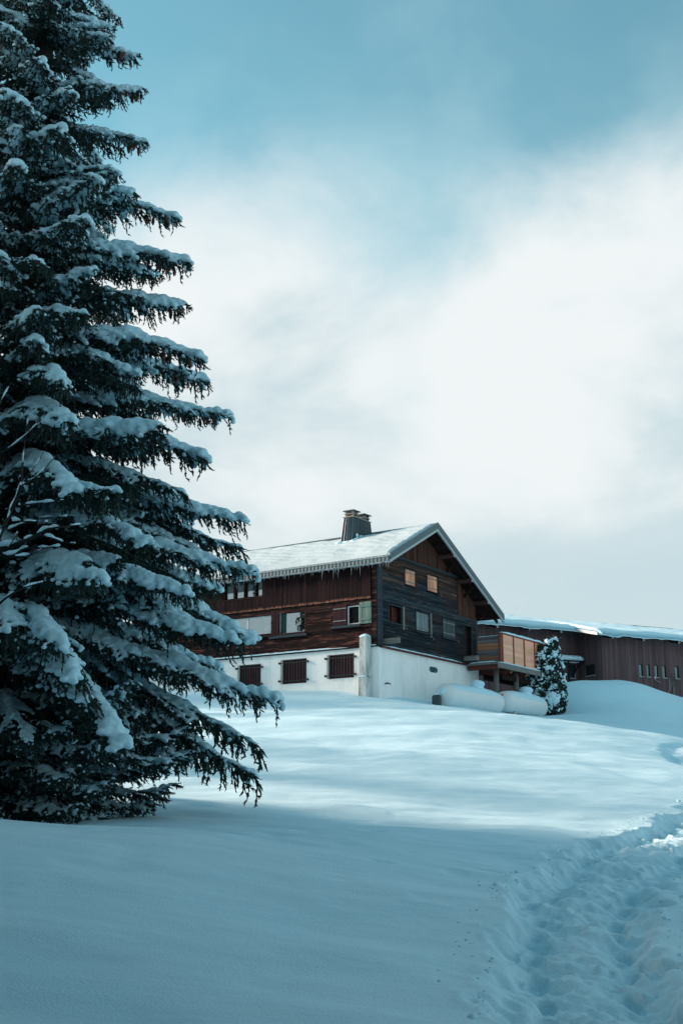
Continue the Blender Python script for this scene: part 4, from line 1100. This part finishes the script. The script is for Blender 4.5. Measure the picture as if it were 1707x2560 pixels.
tb, lb = tank(8.95, 14.0, 2.1, 6.15, 0.56, 'farther white gas tank under thick snow, next to the snowy thuja', 4)
MB().box((.02, -.12, .62), (.35, .12, .92)).build('valve_box', M['orange'], tb, bevel=.02)
p = hw(2.15, -2.0, 0)
o = MB().box((-.16, -.2, -.4), (.12, .2, .44)).box((-.12, -.17, .44), (.08, .17, .50)).build('stone_block', M['slate'], None, bevel=.03); o.location = (p.x, p.y, gz(p.x, p.y)); o.rotation_euler = (0, 0, HROT)
tag(o, 'dark upright block at the left end of the gas tank', 'block')
V, Fc = blobs([(-.02, 0, .5)], [(.12, .18, .06)]); k = link('snow', fast_mesh('block_snow', V, Fc, True), M['snow_cap'], o)

# ------------------------------------------------------------------ snowy thuja
tp = at(1374, 1785, 71.3); TX, TY = tp[0], tp[1]; TZ = gz(TX, TY)
thuja = empty('thuja_shrub', (TX, TY, TZ)); thuja.scale = (1.24, 1.24, 1.25); tag(thuja, 'pointed evergreen shrub caked with snow beside the gas tanks', 'shrub')
MB().tube([(0, 0, -.3), (0, 0, 1.5), (.05, 0, 2.6)], [.09, .06, .02], 8).build('trunk', M['bark'], thuja)
rg = np.random.default_rng(8)
spires = [((.08, 0), .36, 3.55), ((.34, .05), .36, 3.62), ((-.28, 0), .40, 3.25), ((-.62, .05), .38, 2.85), ((-.98, .1), .34, 2.0), ((.50, .1), .34, 2.6), ((.1, .3), .45, 3.0), ((.15, -.28), .44, 2.5), ((-.35, -.3), .42, 2.2), ((-.7, -.2), .38, 1.7)]
tv, tf, sc_, ss_ = [], [], [], []
for (cx, cy), rad, hgt in spires:
    for _ in range(int(1100 * rad * hgt / 1.2)):
        z = rg.uniform(.02, 1)**.9; prof = math.sin(min(1, z * 1.25 + .3) * math.pi / 2) * (1 - z)**.42 * 1.25
        a = rg.uniform(0, 2 * math.pi); q = rad * prof * rg.uniform(.75, 1.08)
        c = np.array([cx + q * math.cos(a), cy + q * math.sin(a), z * hgt])
        d = np.array([math.cos(a) * .5, math.sin(a) * .5, .9]) + rg.normal(0, .3, 3); d /= np.linalg.norm(d)
        l = rg.uniform(.08, .17); s1 = np.cross(d, rg.normal(0, 1, 3)); s1 /= np.linalg.norm(s1); s2 = np.cross(d, s1)
        b0 = len(tv); w_ = l * .28
        tv += [c - d * l * .4, c + s1 * w_, c - s1 * w_, c + s2 * w_ * .6, c - s2 * w_ * .6, c + d * l * .8]
        tf += [(b0, b0+1, b0+3), (b0, b0+3, b0+2), (b0, b0+2, b0+4), (b0, b0+4, b0+1), (b0+5, b0+3, b0+1), (b0+5, b0+2, b0+3), (b0+5, b0+4, b0+2), (b0+5, b0+1, b0+4)]
        if z < .97 and rg.random() < .62 * max(0, math.sin(c[0] * 9 + cx * 5) * math.sin(c[2] * 8 + cy * 9 + cx * 3) * 1.0 + .42):
            r_ = rg.uniform(.020, .062) * (1.3 if rg.random() < .12 else 1)
            sc_.append(c * np.array([1, 1, 1]) + np.array([math.cos(a) * .05, math.sin(a) * .05, .05])); ss_.append((r_, r_, r_ * .85))
for c, r_ in (((-.62, -.42, .95), .17), ((-.70, -.45, .75), .15), ((.05, -.62, .85), .2), ((.15, -.62, .65), .22), ((-.05, -.6, .6), .17), ((.28, -.6, .8), .15), ((-.15, -.55, 2.1), .12), ((-.32, -.45, 1.75), .13)):
    sc_.append(np.array(c)); ss_.append((r_, r_ * .8, r_))
link('crown', fast_mesh('thuja_crown', np.array(tv), np.array(tf)), M['thuja'], thuja)
V, Fc = blobs(sc_, ss_); link('snow', remesh(V, Fc, .024, 'thuja_snow', 1), M['snow_cap'], thuja)

# ------------------------------------------------------------------ spruce boughs: prototypes of needles and of the snow lying on them
def spindles(P0, P1, Rr, seed, spikes=5, spike_len=0.05):
    """needle-clad twig pieces: slim spindles with spiky tufts"""
    P0, P1, Rr = np.array(P0), np.array(P1), np.array(Rr)
    n = len(P0); g = np.random.default_rng(seed)
    d = P1 - P0; l = np.linalg.norm(d, axis=1, keepdims=True); d = d / np.maximum(l, 1e-6)
    a = np.cross(d, g.normal(0, 1, (n, 3))); a /= np.linalg.norm(a, axis=1, keepdims=True); b = np.cross(d, a)
    mid = P0 + (P1 - P0) * 0.4; r = Rr[:, None]
    V = np.stack([P0, mid + a*r, mid + (-.5*a + .866*b)*r, mid + (-.5*a - .866*b)*r, P1 + d*0.02], 1)
    f = np.array([[0,2,1],[0,3,2],[0,1,3],[4,1,2],[4,2,3],[4,3,1]])
    Fa = (f[None] + (np.arange(n)*5)[:, None, None]).reshape(-1, 3); V = V.reshape(-1, 3)
    Vs, Fs = [], []; base = len(V)
    for k in range(spikes):
        t = g.uniform(0, 1, (n, 1)); ang = g.uniform(0, 2*math.pi, (n, 1))
        o_ = a*np.cos(ang) + b*np.sin(ang); c = P0 + (P1-P0)*t
        tip = c + (o_*0.75 + d*0.66) * spike_len * g.uniform(.6, 1.25, (n, 1)); s_ = np.cross(o_, d) * 0.009
        Vs.append(np.stack([c - s_ - d*.008, c + s_ + d*.008, tip], 1).reshape(-1, 3))
        Fs.append(np.arange(3*n).reshape(-1, 3) + base); base += 3*n
    return np.concatenate([V] + Vs), np.concatenate([Fa] + Fs)
def make_bough(name, Lb, seed, a0, a1, upt, sec, hang, snow, step=0.12, inner=0.10):
    g = np.random.default_rng(seed)
    n = 36; pts = [np.zeros(3)]; yaw = 0.0
    for i in range(n):
        u = i / n; an = a0 + (a1 - a0) * u**1.15 + upt * max(0, (u - .72) / .28)**2 + .05 * math.sin(u * 11 + seed)
        yaw += g.normal(0, .03)
        pts.append(pts[-1] + Lb / n * np.array([math.cos(an)*math.cos(yaw), math.cos(an)*math.sin(yaw), math.sin(an)]))
    pts = np.array(pts)
    P0, P1, Rr = [], [], []; SC, SS = [], []
    wood = MB(); wood.tube(pts[::3], [0.010 * Lb * (1 - i / 12.5) + .007 for i in range(len(pts[::3]))], 6)
    def on(u):
        f = min(max(u, 0), .9999) * n; i = int(f); return pts[i] + (pts[i+1]-pts[i])*(f-i), (pts[i+1]-pts[i]) / np.linalg.norm(pts[i+1]-pts[i])
    def seg(p, q, r): P0.append(p); P1.append(q); Rr.append(r)
    def blob(p, r, fx=1.1, fz=.85): SC.append(p + np.array([g.normal(0, r * .12), g.normal(0, r * .12), r * .5])); SS.append((r * fx * g.uniform(.85, 1.15), r * fx * g.uniform(.85, 1.15), r * fz))
    for i in range(int(n * .25), n): seg(pts[i], pts[i+1], .020)
    ph = g.uniform(0, 9, 4)
    def cover(u, side): return 0.50 + 0.36*math.sin(u*7 + ph[0] + side*1.3) + 0.34*math.sin(u*19 + ph[1] - side*2) + .12*math.sin(u*43 + ph[3])
    s = inner * Lb
    while s < Lb:
        u = s / Lb
        for side in (-1, 1):
            p, d = on(u + g.uniform(-.015, .015))
            f = min(1, .25 + u / .35) * (1 - u)**.55 if u < .97 else .15
            ls = max(.14, sec * f * g.uniform(.55, 1.25))
            yw = side * R(g.uniform(36, 70)) * (1 - .35 * u); dip = R(g.uniform(0, 20))
            m_ = max(2, int(ls / .10)); q = p.copy(); sl = ls / m_
            cov = cover(u, side) + g.uniform(-.25, .25)
            az = math.atan2(d[1], d[0]) + yw; el0 = math.asin(max(-1, min(1, d[2])))
            fat = g.uniform(.72, 1.25)
            for k in range(m_):
                t = k / m_
                el = el0 * (1 - t) - dip - R(hang * 22) * t + R(16) * max(0, t - .7)
                dv = np.array([math.cos(el)*math.cos(az), math.cos(el)*math.sin(az), math.sin(el)])
                az += side * g.normal(-.04, .05)
                q2 = q + dv * sl; seg(q, q2, .019)
                if snow > 0 and u > .10:
                    if cov > .30 and t < (.35 + .65 * cov):
                        rs = (0.080 - .046 * t) * snow * (.62 + .40 * min(1, cov)) * fat
                        blob((q + q2) / 2, rs * g.uniform(.8, 1.1)); blob(q2, rs * g.uniform(.8, 1.15))
                    elif g.random() < .42: blob(q2, g.uniform(.024, .042) * (.6 + .4 * snow), 1.2, .8)
                # hanging side twigs
                for h in range(2):
                    if g.random() < .34: continue
                    lt = hang * g.choice([.10, .15, .20, .30]) * g.uniform(.7, 1.3) * (1 - .35 * t); m2 = max(1, int(lt / .09)); z = q2.copy()
                    e2 = R(g.uniform(-85, -40)); a2 = az + g.uniform(-1.2, 1.2)
                    for w in range(m2):
                        d2 = np.array([math.cos(e2)*math.cos(a2), math.cos(e2)*math.sin(a2), math.sin(e2)])
                        z2 = z + d2 * lt / m2; seg(z, z2, .0185)
                        if snow > 0 and w == 0 and g.random() < .10: blob(z2, g.uniform(.022, .036), 1.0, 1.2)
                        if g.random() < .5:
                            a5 = a2 + g.uniform(-2, 2); e5 = e2 + R(35); seg(z2, z2 + .07 * np.array([math.cos(e5)*math.cos(a5), math.cos(e5)*math.sin(a5), math.sin(e5)]), .014)
                        z = z2; e2 = max(R(-88), e2 - R(8))
                # short forward-side shoots
                for sd in (-1, 1):
                    if g.random() < .8:
                        a3 = az + sd * R(g.uniform(25, 60)); e3 = el - R(g.uniform(-8, 25)); lt = g.uniform(.07, .16)
                        z2 = q2 + lt * np.array([math.cos(e3)*math.cos(a3), math.cos(e3)*math.sin(a3), math.sin(e3)]); seg(q2, z2, .016)
                        if snow > 0 and cov > .30 and t < .2 + .6 * cov and g.random() < .5: blob(z2, (.055 - .02 * t) * snow * fat * g.uniform(.7, 1.1), 1.1, .8)
                q = q2
        if snow > 0 and u > .06:
            c_ = .5 + .5 * math.sin(u * 11 + ph[2]) * math.cos(u * 23 + ph[1])
            rs = snow * (.030 + .066 * math.sin(math.pi * min(1, .12 + u * .88))**.8) * (.55 + .65 * c_)
            if u < .35: rs *= .4 + u * 1.5
            for du in (0, .33, .66):
                p, d = on(u + du * step / Lb)
                blob(p + np.array([0, 0, rs * .25]), rs * g.uniform(.8, 1.15), 1.15, .9)
        s += step * g.uniform(.75, 1.25)
    V, Fc = spindles(P0, P1, Rr, seed + 5, 6, .045)
    wf = np.array([q for q in wood.f if len(q) == 4]); wf = np.r_[wf[:, [0, 1, 2]], wf[:, [0, 2, 3]]] + len(V)
    me = fast_mesh('bough_' + name, np.r_[V, np.array(wood.v)], np.r_[Fc, wf]); me.materials.append(M['needle'])
    sm = None
    if snow > 0:
        V, Fc = blobs(SC, SS); sm = remesh(V, Fc, .023, 'bough_snow_' + name, 1, .5); sm.materials.append(M['snow_cap'])
    return dict(me=me, snow=sm, tip=pts[-1], L=Lb, pts=pts)
PB_ = {
 'short': [make_bough('short', 1.9, 100 + k, R(8), R(-14 - 4 * k), R(20), .60, .95, 1.0) for k in range(4)],
 'mid':   [make_bough('mid', 3.0, 200 + k, R(7), R(-16 - 6 * k), R(18), .80, 1.1, 1.12) for k in range(4)],
 'long':  [make_bough('long', 4.4, 300 + k, R(2), R(-27 - 5 * k), R(20), .98, 1.2, 1.30) for k in range(4)],
 'lean':  [make_bough('lean', 3.2, 400 + k, R(0), R(-30), R(12), .85, 1.05, .62) for k in range(2)],
 'low':   [make_bough('low', 2.6, 500 + k, R(-8), R(-10), R(38), .75, .55, .55) for k in range(2)],
}
cone_me = bpy.data.meshes.new('cone')
mb = MB().tube([(0, 0, 0), (0, 0, -.02), (0, 0, -.06), (0, 0, -.10), (0, 0, -.135), (0, 0, -.15)], [.008, .020, .026, .023, .014, .003], 8)
cone_me.from_pydata(mb.v, [], mb.f); cone_me.materials.append(M['cone']); cone_me.update()

# ------------------------------------------------------------------ the big spruce
tb_ = at(-25, 2060, 20.0); SX, SYY = float(tb_[0]), float(tb_[1]); SZ = gz(SX, SYY)
spruce = empty('spruce_tree', (SX, SYY, SZ)); tag(spruce, 'tall spruce with snow-laden drooping boughs at the left edge', 'tree')
TH = 24.0
MB().tube([(0, 0, -.4), (.03, 0, 3), (.0, .04, 8), (.05, 0, 14), (0, 0, 20), (0, 0, TH)], [.36, .30, .24, .17, .08, .015], 14).build('trunk', M['bark'], spruce, smooth=True)
srn = random.Random(77)
nb = [0]
def place_bough(kind, var, az, zatt, sc, snow=True, cones=0, roll=0.0, pitch=0.0):
    pr = PB_[kind][var % len(PB_[kind])]
    o = bpy.data.objects.new('branch', pr['me']); o.parent = spruce; col.objects.link(o)
    o.location = (0, 0, zatt); o.rotation_euler = Euler((roll, -pitch, az), 'XYZ'); o.scale = (sc, sc, sc)
    if snow and pr['snow'] is not None:
        s_ = bpy.data.objects.new('snow', pr['snow']); s_.parent = o; s_['kind'] = 'stuff'; col.objects.link(s_)
    for _ in range(cones):
        u = srn.uniform(.82, .97); k = int(u * 36); p = pr['pts'][k]
        c = bpy.data.objects.new('cone', cone_me); c.parent = o; col.objects.link(c)
        c.location = (p[0] + srn.uniform(-.05, .05), p[1] + srn.uniform(-.16, .16), p[2] - .07 - srn.uniform(0, .08))
        c.rotation_euler = (srn.uniform(-.3, .3), srn.uniform(-.3, .3), 0); q = 1.1 / sc; c.scale = (q, q, q)
    nb[0] += 1
    return o
def bough_to(u, v, dY, kind, var, cones=0, pitch=0.0, snow=True):
    """a bough whose tip ends at the place seen at (u, v), dY nearer (-) or farther (+) than the trunk"""
    p = at(u - 26, v, 20.0 + dY) - np.array([SX, SYY, SZ])
    rad = math.hypot(p[0], p[1]); pr = PB_[kind][var % len(PB_[kind])]
    t = Matrix.Rotation(-pitch, 3, 'Y') @ Vector(pr['tip']); az = math.atan2(p[1], p[0]) - math.atan2(t.y, math.hypot(t.x, 0))
    sc = rad / math.hypot(t.x, t.y)
    place_bough(kind, var, az, p[2] - t.z * sc, sc, snow, cones, srn.uniform(-.12, .12), pitch)
# boughs that draw the right-hand outline, top to bottom
OUT = [(234, 14, .3, 'short', 0, 5, .1), (306, 66, -.2, 'short', 1, 6, .05), (359, 138, .2, 'short', 2, 4, .08), (386, 220, -.3, 'mid', 0, 5, .05), (385, 354, .2, 'mid', 1, 4, .0),
       (306, 434, -.9, 'short', 0, 0, 0), (370, 507, .8, 'mid', 0, 2, .0), (469, 542, 0, 'mid', 2, 5, .05), (486, 650, -.3, 'mid', 1, 6, -.05), (427, 689, .9, 'mid', 0, 3, 0),
       (493, 759, .2, 'mid', 0, 2, .0), (529, 891, -.2, 'mid', 2, 3, .02), (529, 947, .9, 'mid', 1, 2, 0), (588, 1038, 0, 'long', 0, 4, .10), (541, 1137, -.6, 'mid', 2, 0, -.02),
       (477, 1235, .9, 'mid', 1, 0, 0), (623, 1313, .3, 'long', 1, 0, .06), (614, 1365, .9, 'lean', 0, 0, .05), (648, 1431, 0, 'long', 0, 0, .02), (607, 1608, -1.2, 'long', 1, 0, 0),
       (648, 1589, -.4, 'long', 2, 0, .0), (708, 1737, 0, 'long', 0, 0, -.03), (660, 1857, .5, 'lean', 1, 0, -.12), (643, 1933, .2, 'lean', 0, 0, -.18),
       # boughs that hang towards the photographer
       (112, 850, -2.4, 'mid', 1, 0, -.05), (165, 1050, -2.9, 'mid', 2, 0, -.06), (212, 1220, -3.2, 'long', 2, 0, -.05), (390, 1350, -2.3, 'long', 2, 0, 0),
       (495, 1480, -1.6, 'long', 1, 0, -.02), (170, 1600, -3.6, 'long', 0, 0, -.05), (345, 1850, -2.8, 'long', 2, 0, -.22), (215, 1690, -3.4, 'long', 1, 0, -.1),
       (560, 1475, 1.2, 'long', 1, 0, 0), (595, 1560, .9, 'long', 3, 0, 0), (570, 1655, .8, 'long', 0, 0, -.06), (520, 1560, -.9, 'long', 3, 0, 0), (540, 1390, .5, 'long', 2, 0, .02), (130, 340, -1.2, 'short', 2, 3, -.05), (60, 240, -1.5, 'short', 1, 0, -.05), (430, 1060, -1.8, 'mid', 0, 0, -.04), (20, 640, -2.0, 'short', 0, 0, 0), (300, 420, -.8, 'mid', 1, 0, 0), (250, 1400, -2.6, 'mid', 0, 0, -.08)]
for u, v, dY, kd, vr, cn_, pt in OUT: bough_to(u, v, dY, kd, vr, cn_, pt)
def crown_r(z): return np.interp(z, [0, 1.5, 4, 8, 14, 20, 24], [2.6, 4.1, 4.1, 3.1, 1.70, .80, .12])
z = 1.9; ph = 0.0
while z < 23.3:
    k = 6 if z < 16.5 else 4
    for j in range(k):
        az = ph + j * 2 * math.pi / k + srn.uniform(-.22, .22); rr = float(crown_r(z - .5)) * srn.uniform(.74, .98)
        a_ = (az + math.pi) % (2 * math.pi) - math.pi
        if abs(a_) < .75: rr *= .80
        if rr > 3.4: kd = srn.choice(['long', 'long', 'lean'])
        elif rr > 2.3: kd = srn.choice(['mid', 'mid', 'lean'])
        else: kd = 'short'
        pr = PB_[kd][0]; place_bough(kd, srn.randrange(4), az, z + srn.uniform(-.14, .14), rr / pr['tip'][0], srn.random() < .82, 0, srn.uniform(-.25, .25), srn.uniform(-.12, .08))
    z += .45 if z < 16.5 else .75; ph += 2.4
# low skirt of up-curved boughs
for z, rr in ((.2, 2.1), (.4, 2.4), (.65, 2.5), (.9, 2.7), (1.2, 2.85), (1.5, 2.95), (1.9, 3.1)):
    k = 7
    for j in range(k):
        az = z * 3 + j * 2 * math.pi / k + srn.uniform(-.2, .2)
        place_bough('low', srn.randrange(2), az, z, rr * srn.uniform(.85, 1.1) / 2.5, True, 0, srn.uniform(-.2, .2), srn.uniform(-.05, .1))
print('boughs', nb[0])

# ------------------------------------------------------------------ bare sapling with snow along its limbs, in front of the spruce
sap = empty('bare_sapling', tuple(at(-150, 2070, 16.0))); tag(sap, 'bare young tree with snow-lined limbs in front of the spruce', 'tree')
so = np.array(sap.location[:])
limbs = [([(-150, 2100), (-140, 1800), (-110, 1600), (-60, 1470), (-5, 1350), (30, 1275), (52, 1215), (60, 1130), (72, 1040)], .075, .006),
         ([(-100, 1580), (-50, 1400), (30, 1365), (80, 1345), (115, 1325), (150, 1318), (205, 1312)], .05, .006), ([(98, 1338), (130, 1345), (160, 1356), (190, 1360)], .016, .006),
         ([(-120, 1620), (-40, 1408), (30, 1390), (62, 1372), (110, 1370), (150, 1366)], .04, .005), ([(40, 1392), (75, 1387), (110, 1372)], .012, .005),
         ([(35, 1303), (80, 1304), (120, 1306)], .014, .005), ([(22, 1325), (60, 1308), (100, 1295), (170, 1292)], .014, .005), ([(48, 1265), (80, 1260), (130, 1255), (160, 1250)], .014, .005),
         ([(58, 1212), (80, 1200), (105, 1180), (140, 1140)], .013, .005), ([(52, 1215), (85, 1170), (110, 1130)], .012, .004), ([(-60, 1500), (-10, 1405), (20, 1372), (45, 1332)], .014, .005), ([(-130, 1700), (-40, 1560), (10, 1500), (60, 1470), (110, 1455)], .03, .006), ([(-60, 1130), (0, 1010), (30, 955)], .02, .005), ([(-80, 1250), (-20, 1150), (40, 1110), (95, 1060)], .02, .005)]
bt = MB(); SC, SS = [], []; srn2 = random.Random(9)
for pl, r0, r1 in limbs:
    yb_ = 16.0 + srn2.uniform(-.25, .25); P = np.array([at(u, v, yb_ + .1 * k * srn2.uniform(-1, 1)) - so for k, (u, v) in enumerate(pl)]); P = catmull(P, 6)
    bt.tube(P, [r0 + (r1 - r0) * (i / (len(P) - 1))**.7 for i in range(len(P))], 6)
    k0 = 0 if r0 < .06 else len(P) // 3
    gaps = srn2.uniform(0, 9)
    for i in range(k0, len(P) - 1):
        rr = r0 + (r1 - r0) * (i / (len(P) - 1))**.7
        sl = abs(P[i+1][2] - P[i][2]) / (np.linalg.norm(P[i+1] - P[i]) + 1e-6)
        for t in np.linspace(0, 1, max(2, int(np.linalg.norm(P[i+1] - P[i]) / .025)), endpoint=False):
            q = P[i] + (P[i+1] - P[i]) * t; c_ = math.sin(i * 1.1 + gaps + t) + math.sin(i * .43 + gaps * 2)
            if c_ < -.85: continue
            w_ = (.018 + rr * .85) * (.66 + .22 * c_) * (1 - .35 * sl)
            SC.append(q + np.array([0, 0, rr + w_ * .55])); SS.append((w_ * .95, w_ * .9, w_ * 1.25))
bt.build('trunk', M['twig'], sap, smooth=True)
V, Fc = blobs(SC, SS); tag(link('snow', remesh(V, Fc, .016, 'sapling_snow', 2), M['snow_cap'], sap), kind='stuff')

# ------------------------------------------------------------------ unseen spruces: left ones inferred from shadows, near ones added to darken the foreground
wr = np.random.default_rng(12); WV, WF = [], []
def wood_tree(x, y, h, r):
    z0 = gz(x, y); P0, P1, Rr = [], [], []
    zz = .08 * h
    while zz < h * .985:
        rad = r * (1 - zz / h)**.85 + .12; k = 8
        for j in range(k):
            a = wr.uniform(0, 2 * math.pi); l = rad * wr.uniform(.75, 1.1); n = 4; p = np.array([x, y, z0 + zz]); el = R(5)
            for i in range(n):
                e = el - R(14) * i; d = np.array([math.cos(e)*math.cos(a), math.cos(e)*math.sin(a), math.sin(e)]); q = p + d * l / n
                P0.append(p); P1.append(q); Rr.append(.10 + .03 * l)
                for s_ in (-1, 1):
                    a2 = a + s_ * R(55); w_ = l * .30 * (1 - i / 5)
                    d2 = np.array([.8*math.cos(a2), .8*math.sin(a2), -.5]); P0.append(q); P1.append(q + d2 * w_); Rr.append(.10)
                P0.append(q); P1.append(q + np.array([0, 0, -.35 - .1 * l])); Rr.append(.09)
                p = q
        zz += .42 + .01 * h
    P0.append(np.array([x, y, z0 - .3])); P1.append(np.array([x, y, z0 + h])); Rr.append(.25)
    V, Fc = spindles(P0, P1, Rr, int(x * 7 + 900), 4, .16)
    b0 = sum(len(v) for v in WV); WV.append(V); WF.append(Fc + b0)
WOOD = []
for x_, c_, h_, r_ in [(-26, 16.5, 29, 4.8), (-25, 9.5, 28, 5.0), (-28, 13, 29, 5.0), (-22, 4, 27, 5.0), (-28, 6.5, 29, 5.0), (-20, 0, 26, 5.0), (-20, 25.3, 15.5, 2.6), (-22, 30.2, 16, 1.5),
                       (-29, 49.5, 16.5, 3.4), (-29, 53, 16, 3.2), (-30, 57, 16.5, 4.2), (-30, 60.5, 16.5, 4.2), (-31, 64.5, 16.5, 4.2)]:
    WOOD.append((x_, (c_ - .361 * x_) / .932, h_, r_))          # c_: offset across the sun's direction
WOOD += [(-22, 54.4, 11.5, 2.0), (-7.2, 8.0, 27, 4.2), (-5.6, 1.5, 27, 4.2),  (-8.5, 4, 26, 4.6), (-8, -2, 26, 4.8), (-3.0, -4.8, 27, 4.4), (3.5, -5.2, 26, 4.4), (9.5, -3, 25, 4.6), (-3, -11, 26, 4.6), (6, -11, 26, 4.6), (-16, -9, 26, 5), (0, -14, 26, 5), (15, -8, 26, 5)]  # first fills the window reflection; the rest are added to darken near snow
for w_ in WOOD: wood_tree(*w_)
o = link('shade_spruces', fast_mesh('shade_spruces', np.concatenate(WV), np.concatenate(WF)), M['needle'])
tag(o, 'unseen spruces round the foreground, some of them added to shade it', 'wood', kind='stuff')
